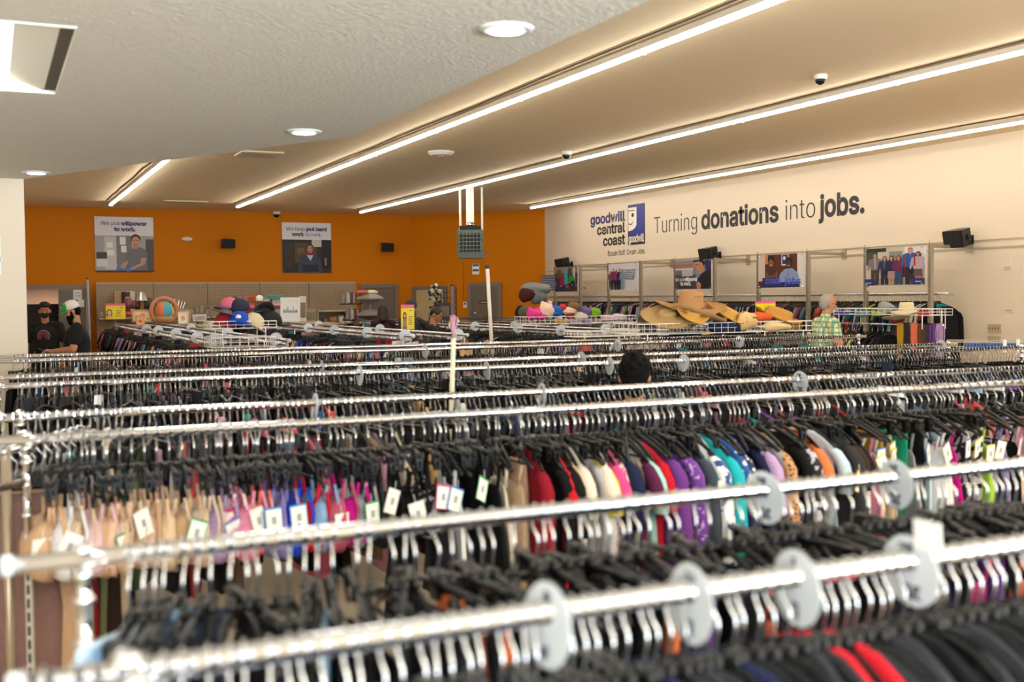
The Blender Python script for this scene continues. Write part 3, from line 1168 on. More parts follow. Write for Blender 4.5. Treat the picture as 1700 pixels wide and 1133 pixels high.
def size_disc(x, y, z, rx, letters, label, r=0.06, tilt=0.0, axis='X', off=-0.018):
    t = thing('size_disc', label, 'size divider', (x, y, z), 0, None)
    if axis == 'Y':
        t.rotation_euler = (0, tilt, R(90))
    else:
        t.rotation_euler = (0, tilt, rx)
    # ring plate facing -X
    n = 36
    vs, fs = [], []
    ri = 0.0185
    for xx in (-.0012, .0012):
        for rad, oz in ((ri, 0), (r - .002, off), (r, off)):
            for j in range(n):
                a = 2 * math.pi * j / n
                vs.append((xx * (1 if rad < r else .3), rad * math.cos(a), rad * math.sin(a) + oz))
    for s in range(2):
        for q in range(2):
            for j in range(n):
                a0 = s * 3 * n + q * n + j
                a1 = s * 3 * n + q * n + (j + 1) % n
                f = (a0, a1, a1 + n, a0 + n)
                fs.append(f if s == 0 else tuple(reversed(f)))
    for j in range(n):
        j2 = (j + 1) % n
        fs.append((2 * n + j, 2 * n + j2, 5 * n + j2, 5 * n + j))
        fs.append((j, 3 * n + j, 3 * n + j2, j2))
    MB().raw(vs, fs).build('plate', DISC, t)
    if letters:
        for (dz, fl) in ((r * .62 + off, 1), (-r * .62 + off, -1)):
            me = text_mesh(letters, .040, .0028, 1, .0003, 'CENTER')
            me.materials.clear()
            me.materials.append(mat('disc_ink', '#4c5160', .5))
            l = bpy.data.objects.new('lettering', me)
            col.objects.link(l)
            l.parent = t
            M = Matrix(((0, 0, -1, -.002), (-fl, 0, 0, 0), (0, fl, 0, dz - .013 * fl), (0, 0, 0, 1)))
            l.matrix_basis = M
    return t


# ---- the four racks that run along X
YR = [1.41, 2.08, 3.98, 4.76, 6.58, 7.36, 9.32, 10.12]
rack('double_rail_rack', 'nearest chrome double rail rack crammed with black hangers', YR[0:2], 0.02, 5.6, [0.14, 5.5])
rack('double_rail_rack', 'second chrome double rail rack, holding bras and coloured tops', YR[2:4], -0.16, 6.6, [0.10, 6.5])
rack('double_rail_rack', 'third chrome double rail rack behind the coloured tops', YR[4:6], -0.35, 7.85, [0.03, 7.75])
rack('double_rail_rack', 'fourth chrome double rail rack, farthest of those running across the shop', YR[6:8], -0.35, 8.6, [-0.2, 8.5])


def xa(px, Y):
    return at_y(px, 600, Y).x


# ---- rail 1 (front of nearest rack) and rail 2 (its rear rail)
L1 = 'black hanger with chrome hook on the nearest rail, closest to the camera'
L2 = "black hanger with chrome hook on the nearest rack's rear rail"
L3 = "black hanger with chrome hook on the second rack's front rail, among bras and tops"
dark = ['black', 'charcoal', 'black', 'dark grey', 'black', 'navy', 'black', 'dark grey', 'black', 'black']
entries = []     # garments to label afterwards: (obj, color, noun, rail name)
x = 0.03
k = 0
while x < 2.05:
    yaw = rnd.uniform(-.28, .10)
    kind = 'clip' if (x < .9 and rnd.random() < .75) else 'shirt'
    hanger(kind, x, YR[0], RZ, yaw, L1, 'hangers on the nearest rail', rnd.uniform(-.05, .05))
    c = rnd.choice(dark)
    if x < .9:
        c = rnd.choice(['light blue', 'navy', 'grey', 'black', 'royal blue', 'black'])
        g = garment('strip', c, x, YR[0], RZ - .02, yaw, seed=k + 900)
        entries.append((g, c, 'trousers', 1))
    else:
        if 1.23 < x < 1.27:
            c = 'red'
        g = garment('top', c, x, YR[0], RZ + .030, yaw, seed=k + 900)
        entries.append((g, c, 'top', 1))
    if 1.35 < x < 1.42:
        x += .01
    x += rnd.choice([.018, .022, .026, .032])
    k += 1
x = 0.26
while x < 3.1:
    yaw = rnd.uniform(-.45, .22)
    kind = 'clip' if rnd.random() < .35 else 'shirt'
    hanger(kind, x, YR[1], RZ, yaw, L2, 'hangers on the rear rail of the nearest rack', rnd.uniform(-.06, .06))
    if True:
        c = rnd.choice(dark)
        if rnd.random() < .22:
            c = rnd.choice(['light blue', 'turquoise', 'orange', 'purple', 'hot pink', 'white', 'coral', 'grey'])
        g = garment('long' if rnd.random() < .45 else ('strip' if (kind == 'clip' or rnd.random() < .6) else 'tank'), c, x, YR[1], RZ - .03, yaw, seed=k + 1200)
        entries.append((g, c, 'trousers' if g.name.startswith('hanging_t') else 'camisole', 2))
    x += rnd.choice([.020, .024, .030, .036, .05])
    k += 1
for (xx, c) in ((0.24, 'light blue'), (0.215, 'pale blue'), (0.275, 'slate')):
    g = garment('long', c, xx, YR[1], RZ + .02, rnd.uniform(-1.1, -.7), seed=int(xx * 1000))
    hanger('clip', xx, YR[1], RZ, -.3, L2, 'hangers on the rear rail of the nearest rack')
    entries.append((g, c, 'trousers', 2))

# ---- rail 3: the colourful one
seq3 = []


def run(px0, px1, items):
    n = len(items)
    for i, it in enumerate(items):
        seq3.append((px0 + (px1 - px0) * (i + .5) / n,) + it)


run(60, 350, [('bra', 'tan', None), ('bra', 'tan', 'plain'), ('bra', 'white', None), ('bra', 'beige', 'plain'), ('bra', 'pale pink', None), ('bra', 'tan', None), ('bra', 'peach', None),
              ('bra', 'beige', 'green'), ('bra', 'tan', 'plain'), ('bra', 'peach', None), ('bra', 'beige', None), ('bra', 'tan', None), ('bra', 'champagne', 'green'), ('bra', 'beige', None)])
run(350, 640, [('bra', 'lilac', None), ('bra', 'pink patterned', 'blue'), ('bra', 'pink', 'plain'), ('bra', 'coral', None), ('bra', 'lavender', 'blue'), ('bra', 'lavender', None), ('bra', 'royal blue', 'blue'),
               ('bra', 'red', None), ('bra', 'light blue', None), ('bra', 'dusty rose', 'plain'), ('bra', 'magenta', None), ('bra', 'grey', None), ('bra', 'charcoal', 'green'), ('bra', 'black', None)])
run(640, 872, [('strip', 'black', 'plain'), ('tank', 'black', None), ('bra', 'black', 'plain'), ('bra', 'black and white floral', None), ('tank', 'charcoal', 'pink'), ('tank', 'white', 'blue'), ('strip', 'navy', None),
               ('strip', 'black', 'green'), ('strip', 'black', None), ('tank', 'black', None), ('tank', 'cream', None), ('tank', 'beige', None), ('strip', 'peach', None)])
run(872, 1062, [('top', 'dark red', None), ('top', 'black', None), ('top', 'red', None), ('top', 'black', None), ('top', 'black', None), ('top', 'beige', None), ('top', 'cream', None), ('top', 'light grey', None),
                ('top', 'yellow', None), ('top', 'cream', None), ('top', 'hot pink', None), ('top', 'pink patterned', None), ('top', 'champagne', None), ('top', 'navy', None), ('top', 'cream', None), ('top', 'plum', None), ('top', 'mint', None), ('top', 'red', None)])
run(1062, 1250, [('top', 'purple', None), ('jacket', 'purple lace', None), ('jacket', 'violet', None), ('jacket', 'slate', None), ('top', 'blue and white floral', None), ('top', 'green and white floral', None), ('top', 'turquoise', None), ('top', 'blue patterned', None), ('jacket', 'white dotted navy', None), ('top', 'navy', None), ('top', 'lilac', None), ('top', 'grey', None)])
run(1250, 1400, [('jacket', 'leopard print', None), ('jacket', 'black', None), ('top', 'black and white floral', None), ('top', 'orange', None), ('top', 'pale blue', None), ('jacket', 'charcoal', 'yellow'), ('top', 'dark brown', None), ('top', 'black', 'yellow')])
run(1400, 1560, [('tank', 'grey striped', 'plain'), ('tank', 'pink', 'yellow'), ('tank', 'cream', 'blue'), ('strip', 'mustard', 'yellow'), ('tank', 'champagne', 'yellow'), ('strip', 'green', None), ('strip', 'green', None), ('tank', 'grey', None), ('strip', 'black', 'blue'), ('tank', 'pale blue', None), ('tank', 'white', None), ('tank', 'white', 'plain'), ('tank', 'magenta', None)])
run(1560, 1760, [('tank', 'black and white floral', 'blue'), ('strip', 'zebra striped', 'yellow'), ('strip', 'zebra striped', None), ('tank', 'lime', 'yellow'), ('tank', 'navy', 'plain'), ('tank', 'lavender', None), ('tank', 'black', 'pink'), ('tank', 'champagne', None), ('tank', 'lilac', 'blue'), ('tank', 'pink', None),
                 ('tank', 'lilac', 'plain'), ('strip', 'pink', None), ('tank', 'red', 'blue'), ('tank', 'hot pink', None)])
for i, (px, kind, c, tg) in enumerate(seq3):
    X = xa(px, YR[2])
    yaw = rnd.uniform(-.22, .08)
    z = RZ
    g = garment(kind, c, X, YR[2], z - (.03 if kind in ('tank', 'strip') else 0) - (.02 if kind == 'bra' else 0), yaw, tg, seed=i + 1)
    entries.append((g, c, {'bra': 'bra', 'top': 'top', 'jacket': 'jacket', 'tank': 'camisole', 'strip': 'trousers', 'long': 'trousers'}[kind], 3))
    hanger('clip' if kind in ('bra', 'strip') else 'shirt', X, YR[2], z, yaw, L3, 'hangers on the front rail of the second rack', rnd.uniform(-.04, .04))
# spare hangers between them
for i in range(52):
    X = xa(rnd.uniform(120, 1640), YR[2])
    hanger(rnd.choice(['clip', 'shirt']), X, YR[2], RZ, rnd.uniform(-.5, .3), L3, 'hangers on the front rail of the second rack', rnd.uniform(-.05, .05))

# labels: colour and kind, then neighbours on the same rail
RAILN = {1: 'nearest rail', 2: "nearest rack's rear rail", 3: "second rack's front rail"}
by = {}
for g, c, nn, rl in entries:
    by.setdefault(rl, []).append((g.location.x, g, c, nn))
seen = {}
for rl, L in by.items():
    L.sort(key=lambda q: q[0])
    for i, (x_, g, c, nn) in enumerate(L):
        def nb(k_):
            return f'{L[k_][2]} {L[k_][3]}' if 0 <= k_ < len(L) else 'rail end'
        tagged = ' with white price tag' if len([h for h in g.children if h.name.startswith('price_tag')]) else ''
        lab = f'{c} {nn}{tagged} between {nb(i - 1)} and {nb(i + 1)}, {RAILN[rl]}'
        if len(lab.split()) > 16:
            lab = f'{c} {nn} between {nb(i - 1)} and {nb(i + 1)}, {RAILN[rl]}'
        if len(lab.split()) > 16:
            lab = f'{c} {nn} next to {nb(i + 1)}, {RAILN[rl]}'
        seen.setdefault(lab, []).append((g, c, nn, rl))
for lab, L in seen.items():
    for (g, c, nn, rl) in L:
        grp = f'{nn if nn.endswith("s") else nn + "s"} on the {RAILN[rl]}'
        tag(g, lab, nn, grp)

# ---- size discs
for i, (px, Y, letters, lab) in enumerate([
    (905, YR[0], 'S', 'white round size disc on the nearest rail, first of four from its near end'),
    (1145, YR[0], 'M', 'white round size disc on the nearest rail, second of four from its near end'),
    (1322, YR[0], 'L', 'white round size disc on the nearest rail, third of four'),
    (1512, YR[0], 'XL', 'white size disc with a square white card on the nearest rail'),
    (1268, YR[1], 'XL', "white round size disc on the nearest rack's rear rail below the dotted navy jacket"),
    (1487, YR[1], 'XL', "white round size disc on the nearest rack's rear rail below the green trousers"),
    (899, YR[3], 'M', "clear white size disc on the second rack's rear rail, near the pole"),
    (522, YR[3], 'S', "thin white size disc on the second rack's rear rail above the coloured bras"),
    (1328, YR[3], 'XL', "white size disc on the second rack's rear rail above the leopard print jacket"),
    (597, YR[4], 'M', "white size disc on the third rack's front rail, first from the near end"),
    (808, YR[4], 'L', "white size disc on the third rack's front rail beside the near pole"),
    (1012, YR[4], 'S', "white size disc on the third rack's front rail touching the black-haired head"),
    (1135, YR[4], 'M', "white size disc on the third rack's front rail just past the black-haired head"),
    (534, YR[5], 'S', "small white size disc on the third rack's rear rail"),
    (965, YR[5], 'M', "small white size disc on the third rack's rear rail near the black-haired head"),
    (1562, YR[5], 'L', "small white size disc at the far end of the third rack"),
    (1026, YR[6], 'M', "small white size disc on the fourth rack's front rail, below the sombrero"),
    (1227, YR[6], 'L', "small white size disc on the fourth rack's front rail, below the yellow hats"),
    (706, YR[6], 'S', "small white size disc on the fourth rack's front rail behind the near pole"),
]):
    d = size_disc(xa(px, Y), Y, RZ, R(rnd.uniform(-8, 10)), letters if i < 9 else None, lab, .062, R(rnd.uniform(-6, 6)))
    if i == 3:
        MB().box((-.004, -.045, .052), (.002, .055, .05)).build('square_card', TAG, d)

# ---- everything on the other rails: one mass of hangers, one of garments
darks = ['#131315', '#1b1b20', '#26262c', '#14182a', '#20242c', '#2b2a30', '#3a3a40', '#101012', '#2c2320', '#1f2e3c']
brights = ['#b7b7bd', '#8d1626', '#27508c', '#d8cbb6', '#b98da0', '#7f98b4', '#c24a46', '#6d3a8c', '#2a7c80', '#d0d2d8', '#c9a46f', '#5a6b4d', '#e0e0e2', '#c7627e', '#4a4a68', '#8b6f5c']
hmass = MB()      # plastic bodies (0) and wire hooks (1)
gmass = MB()
HP = hook_pts(6)


def put(b, src, M, mi=0, c4=None):
    o = len(b.v)
    b.v += [tuple(M @ Vector(v)) for v in src.v]
    b.f += [tuple(i + o for i in f) for f in src.f]
    b.m += [mi] * len(src.f)
    b.c += [c4] * len(src.f)


LOHOOK = MB().tube(HP, .0030, 3, caps=False)
LOARM = arm_mb(None, False, neck=.116)
LOCLIP = MB().box((0, 0, -.125), (.014, .34, .014)).box((0, -.14, -.15), (.02, .026, .05)).box((0, .14, -.15), (.02, .026, .05))
LOTOP = [top_mb(60 + i, sl, ln, True, None) for i, (sl, ln) in enumerate(((.15, .5), (.3, .55), (.2, .6)))]
LOSTR = []
for i in range(3):
    b = MB()
    ring_body(b, [(-.12, .09, .012, 0), (-.3, .10, .022, 0), (-.6, .11, .024, 0)], 8, 70 + i, 0)
    LOSTR.append(b)


def fill(p0, p1, step, pdark, ang, z=None, cols=None, rs=None, high=0.15, clip=.4, skip=0.0, slope=0.0):
    rs = rs or random.Random(int(p0[0] * 100 + p0[1]))
    p0, p1 = Vector(p0), Vector(p1)
    L = (p1 - p0).length
    d = (p1 - p0) / L
    s = 0.05
    z = z or RZ
    while s < L - .03:
        p = p0 + d * s
        yaw = ang + rs.uniform(-.32, .2)
        M = Matrix.Translation((p.x, p.y, z)) @ Matrix.Rotation(yaw, 4, 'Z') @ Matrix.Rotation(rs.uniform(-.06, .06), 4, 'X')
        put(hmass, LOHOOK, M, 1)
        isclip = rs.random() < clip
        put(hmass, LOCLIP if isclip else LOARM, M, 0)
        if rs.random() >= skip:
            c = hx(rs.choice(darks)) if rs.random() < pdark else hx(rs.choice(cols or brights))
            dz = .05 if (isclip and rs.random() < high) else -.035
            M2 = Matrix.Translation((0, 0, dz)) @ M
            src = rs.choice(LOSTR) if isclip else rs.choice(LOTOP)
            put(gmass, src, M2, 0, c)
        s += rs.uniform(.7, 1.3) * step


fill((-.05, YR[3]), (6.4, YR[3]), .030, .55, 0, high=.35, clip=.5)
fill((.10, YR[4]), (7.8, YR[4]), .030, .88, 0, high=.12, clip=.4)
fill((.10, YR[5]), (7.8, YR[5]), .032, .9, 0, high=.1)
fill((.12, YR[6]), (8.5, YR[6]), .032, .72, 0, high=.12, clip=.6)
fill((.12, YR[7]), (8.5, YR[7]), .034, .8, 0, high=.1)
fill((2.1, YR[0]), (5.5, YR[0]), .05, .8, 0)
fill((3.15, YR[1]), (5.5, YR[1]), .04, .8, 0)

# racks along Y in the middle of the shop
YRACKS = [('first', 2.30, 3.00, 12.2, 24.5, .75), ('second', 4.60, 5.30, 12.6, 24.0, .62), ('third', 7.10, 7.80, 12.8, 24.0, .8), ('fourth', 9.60, 10.20, 13.2, 23.4, .8)]
for (nm, xa_, xb_, y0, y1, pd) in YRACKS:
    t = thing('double_rail_rack', f'{nm} chrome double rail rack running towards the back, counted from the double doorway', 'clothes rack', (xa_, y0, 0), 0, 'racks running towards the back wall')
    for X in (xa_, xb_):
        MB().tube([(X - xa_, 0, RZ), (X - xa_, y1 - y0, RZ)], RR, 10).build('rail', CHROME, t, True)
        MB().ell((X - xa_, 0, RZ), (.024, .024, .024), 10, 8).build('end_cap', DISC, t, True)
    for yy in (0.1, (y1 - y0) / 2, y1 - y0 - .1):
        for X in (xa_, xb_):
            MB().tube([(X - xa_, yy, 0), (X - xa_, yy, RZ)], .0125, 8).build('post', CHROME, t, True)
        MB().tube([(0, yy, .25), (xb_ - xa_, yy, .25)], .0125, 8).build('cross_tube', CHROME, t, True)
        MB().tube([(0, yy, RZ - .17), (xb_ - xa_, yy, RZ - .17)], .01, 8).build('cross_tube', CHROME, t, True)
    rs = random.Random(int(xa_ * 10))
    fill((xa_, y0), (xa_, y1), .036, pd * .8 if nm != 'second' else .35, R(90), rs=rs, cols=(brights + ['#2a55b8', '#c8b06a', '#4b6fa0', '#b03a3a', '#e8e4dc', '#6a4ab0']))
    fill((xb_, y0), (xb_, y1), .040, pd, R(90), rs=rs)
    for q in range(5):
        yy = y0 + .5 + q * 1.5 + rs.uniform(-.3, .3)
        for X, side in ((xa_, 'near'), (xb_, 'far')):
            if side == 'far' and q % 2:
                continue
            tag(size_disc(X, yy, RZ, 0, None, f'small white size disc on the {nm} rack running towards the back wall', .075, rs.uniform(-.2, .2), 'Y', off=.0), None, None, f'size discs on the {nm} rack running to the back')


# wall rail behind, on the cream wall
WX = XR - 0.42
WZ = 1.81
WY0 = at_x(1575, 500, WX).y
t = thing('wall_rail', 'long chrome clothes rail along the cream wall full of mixed garments', 'clothes rail', (WX, WY0, WZ))
MB().tube([(0, 0, 0), (0, 23.2 - WY0, 0)], .014, 8).build('rail', CHROME, t, True)
for k in range(9):
    MB().box((.2, .3 + k * 1.45, -.02), (.42, .02, .03)).build('bracket', CHROME, t)
rs = random.Random(55)
wallc = ['#a33b3f', '#c08a8e', '#1f5a78', '#d9d4cc', '#6a2f6d', '#237a8a', '#8c3f50', '#b8b0a4', '#3f4f86', '#c9b58a', '#2b6a52', '#8fae3f', '#b5b0c6', '#9a3530', '#d8c4c6', '#4d2d5c', '#5f7f9c', '#caa08a']
fill((WX, WY0 + .1), (WX, 23.0), .040, .45, R(90), z=WZ, cols=wallc, rs=rs, clip=0.05, high=.0)

o = hmass.build('clothes_hangers', [BLACKP, WIRE])
tag(o, 'countless black hangers with chrome hooks crammed on all the farther rails', 'clothes hangers', kind='stuff')
o = gmass.build('hanging_clothes', CLOTHA, None, True)
tag(o, 'countless mixed garments crammed on all the farther rails and the wall rail', 'clothes', kind='stuff')

# ---- rail across the near end of the second rack with long garments (left edge)
t = thing('end_rail', 'short slanting chrome rail on a post at the near end of the second rack', 'clothes rail', (0.03, 4.08, 0), R(-28))
MB().tube([(0, 0, 1.30), (0, .66, 1.30)], .014, 12).build('rail', CHROME, t, True)
MB().tube([(0, 0.02, 0), (0, 0.02, 1.31)], .017, 12).build('post', mat('post_tan', '#b9a88f', .35, .6), t, True)
MB().box((0.13, -0.10, .50), (.022, .012, .96)).build('slotted_upright', mat('upright_white', '#b9b2a4', .4), t)
b = MB()
for k in range(20):
    b.box((0.13, -0.1075, .10 + k * .045), (.007, .004, .03))
b.build('slot', BLACKD, t)
MB().tube([(0, .02, .1), (0, .66, .1)], .017, 10).box((.065, -.05, .1), (.15, .11, .02)).build('foot_tube', mat('post_tan', '#b9a88f', .35, .6), t, True)
cl = ['mauve brown', 'tan', 'black', 'cream', 'dark red', 'charcoal', 'olive', 'dark brown', 'beige', 'navy']
for i, c in enumerate(cl):
    g = garment('long', c, 0.04 + i * .030, 4.12 + i * .056, 1.30, R(90) + rnd.uniform(-.25, .25), seed=i + 300)
    tag(g, f'{c} long garment hanging on the short end rail' + (f' before the {cl[i + 1]} one' if i + 1 < len(cl) else ', last in line'), 'long garment', 'long garments on the end rail')
    h = hanger('clip', 0.04 + i * .030, 4.12 + i * .056, 1.30, R(90), 'black clip hanger on the short end rail beside the second rack', 'hangers on the short end rail')

# ================================================================ POSTERS
def P_rect(x0, y0, x1, y1):
    return [(x0, y0), (x1, y0), (x1, y1), (x0, y1)]


def fig(cx, base, h, top, low, skin='#c98f70', hair='#2a1c16', wd=1.0, asp=1.0, long_hair=False, skirt=False, open_=None):
    """printed standing figure in a poster: list of (colour, polygon)"""
    s = h
    ww = s * asp * wd
    out = []
    hy = base + s * .90
    if long_hair:
        out.append((hair, oval(cx, hy - .03 * s, .075 * ww, .115 * s)))
    if skirt:
        out.append((low, [(cx - .10 * ww, base + .50 * s), (cx + .10 * ww, base + .50 * s), (cx + .12 * ww, base + .22 * s), (cx - .12 * ww, base + .22 * s)]))
        out.append((skin, P_rect(cx - .07 * ww, base, cx - .02 * ww, base + .24 * s)))
        out.append((skin, P_rect(cx + .02 * ww, base, cx + .07 * ww, base + .24 * s)))
    else:
        out.append((low, [(cx - .11 * ww, base), (cx - .02 * ww, base), (cx, base + .38 * s), (cx + .02 * ww, base), (cx + .11 * ww, base), (cx + .12 * ww, base + .52 * s), (cx - .12 * ww, base + .52 * s)]))
    out.append((top, [(cx - .12 * ww, base + .46 * s), (cx + .12 * ww, base + .46 * s), (cx + .135 * ww, base + .6 * s), (cx + .19 * ww, base + .45 * s), (cx + .225 * ww, base + .48 * s), (cx + .17 * ww, base + .80 * s), (cx + .05 * ww, base + .84 * s),
                      (cx - .05 * ww, base + .84 * s), (cx - .17 * ww, base + .80 * s), (cx - .225 * ww, base + .48 * s), (cx - .19 * ww, base + .45 * s), (cx - .135 * ww, base + .6 * s)]))
    if open_:
        out.append((open_, [(cx - .03 * ww, base + .83 * s), (cx + .03 * ww, base + .83 * s), (cx + .025 * ww, base + .5 * s), (cx - .025 * ww, base + .5 * s)]))
    out.append((skin, P_rect(cx - .025 * ww, base + .8 * s, cx + .025 * ww, base + .87 * s)))
    out.append((hair, oval(cx, hy + .012 * s, .056 * ww, .066 * s)))
    out.append((skin, oval(cx, hy - .006 * s, .045 * ww, .056 * s)))
    out.append(('#5a3326', P_rect(cx - .015 * ww, hy - .036 * s, cx + .015 * ww, hy - .028 * s)))
    return out


def poster(name, label, o, ux, w_, h_, shapes, texts=(), group=None):
    """o: lower left corner seen from the room, ux: reading direction"""
    ux = Vector(ux).normalized()
    n = ux.cross(Z_)          # out of the wall, into the room
    o = Vector(o)
    t = thing(name, label, 'poster', o, 0, group)
    b = MB().prism([(0, 0), (w_, 0), (w_, h_), (0, h_)], n * 0.0, ux, Z_, n * .012)
    b.build('panel', mat('poster_board', '#e4e0e2', .5), t)
    b = MB()
    for i, (c, pts) in enumerate(shapes):
        pp = [(min(max(x, 0), 1) * w_, min(max(y, 0), 1) * h_) for x, y in pts]
        b.prism(pp, n * (.0125 + .0005 * i), ux, Z_, n * .0004, 0, hx(c))
    b.build('printed_picture', PRINT, t)
    off = .0125 + .0005 * len(shapes) + .001
    for (s, x, y, wd, size, c, bo) in texts:
        text('lettering', s, o + ux * (x * w_) + Z_ * (y * h_) + n * off, ux, Z_, size, mat('tx_' + c.strip('#'), c, .5), t, bo, 1, 'LEFT', fit=wd * w_)
    for (x, y) in ((.03, .03), (.97, .03), (.03, .97), (.97, .97)):
        MB().ell(ux * (x * w_) + Z_ * (y * h_) + n * (off), (.012, .012, .012), 8, 6).build('fixing_pin', CHROME, t)
    return t


def poster_y(name, label, px0, px1, pyt, pyb, Y, shapes, texts=()):
    a, c = at_y(px0, pyb, Y), at_y(px1, pyt, Y)
    return poster(name, label, (a.x, Y, a.z), X_, c.x - a.x, c.z - a.z - .0, shapes, texts)


NAVT = '#24285c'
man = [('#a9a4a0', P_rect(0, 0, 1, .66)), ('#7a7875', P_rect(.36, .02, .62, .66)), ('#c8c4c0', P_rect(.16, .05, .36, .64)), ('#eceae6', P_rect(.42, .50, .52, .64)), ('#eceae6', P_rect(.2, .44, .3, .54)), ('#eceae6', P_rect(.2, .3, .32, .4)),
       ('#e8e6e2', P_rect(.44, .36, .53, .48)), ('#55504c', P_rect(.86, 0, 1, .6)), ('#3f3834', P_rect(.02, .2, .2, .36)), ('#d8d8d8', P_rect(.02, .1, .2, .24)), ('#2e2a2a', P_rect(0, 0, 1, .03)),
       ('#c89c82', [(.56, .22), (.62, .28), (.46, .12), (.42, .06), (.40, .08), (.44, .14)]),
       ('#6f6d74', [(.50, .03), (.88, .03), (.89, .30), (.87, .40), (.78, .45), (.66, .45), (.58, .40), (.52, .25), (.58, .22)]),
       ('#c4937a', [(.52, .20), (.57, .20), (.50, .08), (.42, .04), (.40, .07)]), ('#c4937a', [(.78, .26), (.87, .26), (.84, .14), (.58, .03), (.54, .05), (.76, .16)]),
       ('#3a7fc8', oval(.40, .06, .055, .03)), ('#3a7fc8', oval(.55, .045, .06, .03)),
       ('#b98268', P_rect(.65, .42, .73, .50)), ('#33221c', oval(.69, .60, .085, .09)), ('#c8957a', oval(.69, .56, .07, .09)), ('#7e4a3c', [(.66, .505), (.72, .505), (.70, .49), (.68, .49)]), ('#2a1c18', P_rect(.645, .575, .675, .585)), ('#2a1c18', P_rect(.70, .575, .73, .585))]
poster_y('wall_poster', 'orange wall poster of a man in grey T-shirt and blue gloves', 158.5, 254, 361.5, 452, YB - .02, man,
         [('We put', .10, .85, .32, .16, NAVT, 0), ('willpower', .45, .85, .44, .16, NAVT, .006), ('to work.', .33, .745, .37, .16, NAVT, .006)])
wom = [('#2d2a26', P_rect(0, 0, 1, .66)), ('#5c4426', P_rect(.25, .2, .7, .6)), ('#3c3428', P_rect(.05, .1, .22, .6)), ('#c9c4b8', P_rect(.60, .52, .80, .66)), ('#6a5c4a', P_rect(.3, .38, .45, .5)), ('#1e1d1e', P_rect(.8, .1, 1, .64)), ('#8a8070', P_rect(.86, .15, .9, .3)),
       ('#3c4256', [(.30, 0), (.34, .30), (.46, .37), (.66, .37), (.78, .28), (.82, 0)]), ('#cfcad0', [(.48, .37), (.64, .37), (.57, .24)]), ('#20263c', P_rect(.40, .02, .72, .16)), ('#8a2236', [(.49, .35), (.64, .35), (.65, .42), (.49, .42)]),
       ('#1e1614', oval(.56, .50, .075, .085)), ('#b98870', oval(.56, .475, .06, .078)), ('#6e3a30', P_rect(.53, .425, .59, .435)), ('#201612', P_rect(.52, .49, .545, .498)), ('#201612', P_rect(.575, .49, .60, .498))]
poster_y('wall_poster', 'poster on the orange wall of a woman in overalls, headed We help put hard work', 469, 549, 371, 453, YB - .02, wom,
         [('We help', .08, .84, .38, .16, NAVT, 0), ('put hard', .49, .84, .42, .16, NAVT, .006), ('work', .20, .735, .25, .16, NAVT, .006), ('to work.', .48, .735, .32, .16, NAVT, 0)])

# ---- posters between uprights on the cream wall
UX = WX - .30
STEEL = mat('upright_steel', '#a89f8c', .35, .55)


def bay(pl, pr, ytop_l, ytop_r, shapes, texts, label, ul, pb):
    a, c = at_x(pl, ytop_l, UX), at_x(pr, ytop_r, UX)
    zt = (a.z + c.z) / 2
    t = thing('poster_stand', ul, 'display frame', (UX, a.y, 0), 0, 'poster frames along the cream wall')
    w_ = a.y - c.y
    for yy in (0, -w_):
        MB().box((0, yy, zt / 2), (.05, .06, zt)).build('upright', STEEL, t)
        b = MB()
        for k in range(40):
            b.box((-.026, yy, 1.5 + k * .026), (.004, .014, .012))
        b.build('slot', BLACKD, t)
    MB().box((0, -w_ / 2, pb - .05), (.03, w_, .05)).build('crossbar', mat('crossbar_cream', '#d8cdb4', .5), t)
    MB().tube([(0, 0, pb - .13), (0, -w_, pb - .13)], .014, 8).build('crossbar', CHROME, t)
    MB().box(((XR - UX) / 2, -w_, zt - .03), (XR - UX, .03, .045)).build('wall_arm', STEEL, t)
    MB().box((XR - UX - .01, -w_, zt - .03), (.02, .10, .16)).build('arm_plate', STEEL, t)
    poster('hanging_poster', label, (UX - .03, a.y - .05, pb), (0, -1, 0), w_ - .10, zt - pb - .02, shapes, texts)


bz = 1.93
rs = random.Random(3)
shop = [('#3a3a40', P_rect(0, 0, 1, 1)), ('#8a8078', P_rect(0, .75, 1, 1)), ('#5b4a3f', P_rect(.6, .6, .75, .95)), ('#c8c4be', P_rect(.8, .5, .9, .95)), ('#6b4a2f', P_rect(.1, .55, .3, .9))]
for k in range(26):
    cx, cy = rs.uniform(0, 1), rs.uniform(0, .35)
    shop.append((rs.choice(['#1c1b22', '#7a6670', '#a59aa0', '#2a2f4a', '#4a2a3c']), P_rect(cx, cy, cx + .09, cy + .12)))
shop += [('#9a1f4a', [(.25, .25), (.55, .25), (.48, .6), (.32, .6)]), ('#8a4a3a', oval(.4, .68, .07, .09)), ('#2aa5b5', [(.46, .3), (.62, .3), (.6, .88), (.47, .86)]), ('#1f9a3a', [(.62, .35), (.9, .45), (.88, .6), (.66, .62)])]
bay(922, 963.5, 443, 441, shop, [], 'colourful shopping poster with turquoise and green garments in the frame next to the orange corner', 'steel poster frame next to the orange corner holding the shopping poster', bz)
ppl = [('#dcd9e2', P_rect(0, 0, 1, 1))]
for (cx, c1, c2, hh, lh, hr) in ((.08, '#5d5d68', '#2a2a34', .72, True, '#5a2a22'), (.19, '#8a2f28', '#2c2a30', .84, False, '#c89a2a'), (.29, '#8e2a94', '#1c1c24', .76, True, '#2a1c18'), (.41, '#26262c', '#1c1c24', .80, False, '#1a1412'), (.51, '#7d9fae', '#86aab8', .78, False, '#2a1c18')):
    ppl += fig(cx, .03, hh, c1, c2, hair=hr, asp=.62, wd=1.05, long_hair=lh)
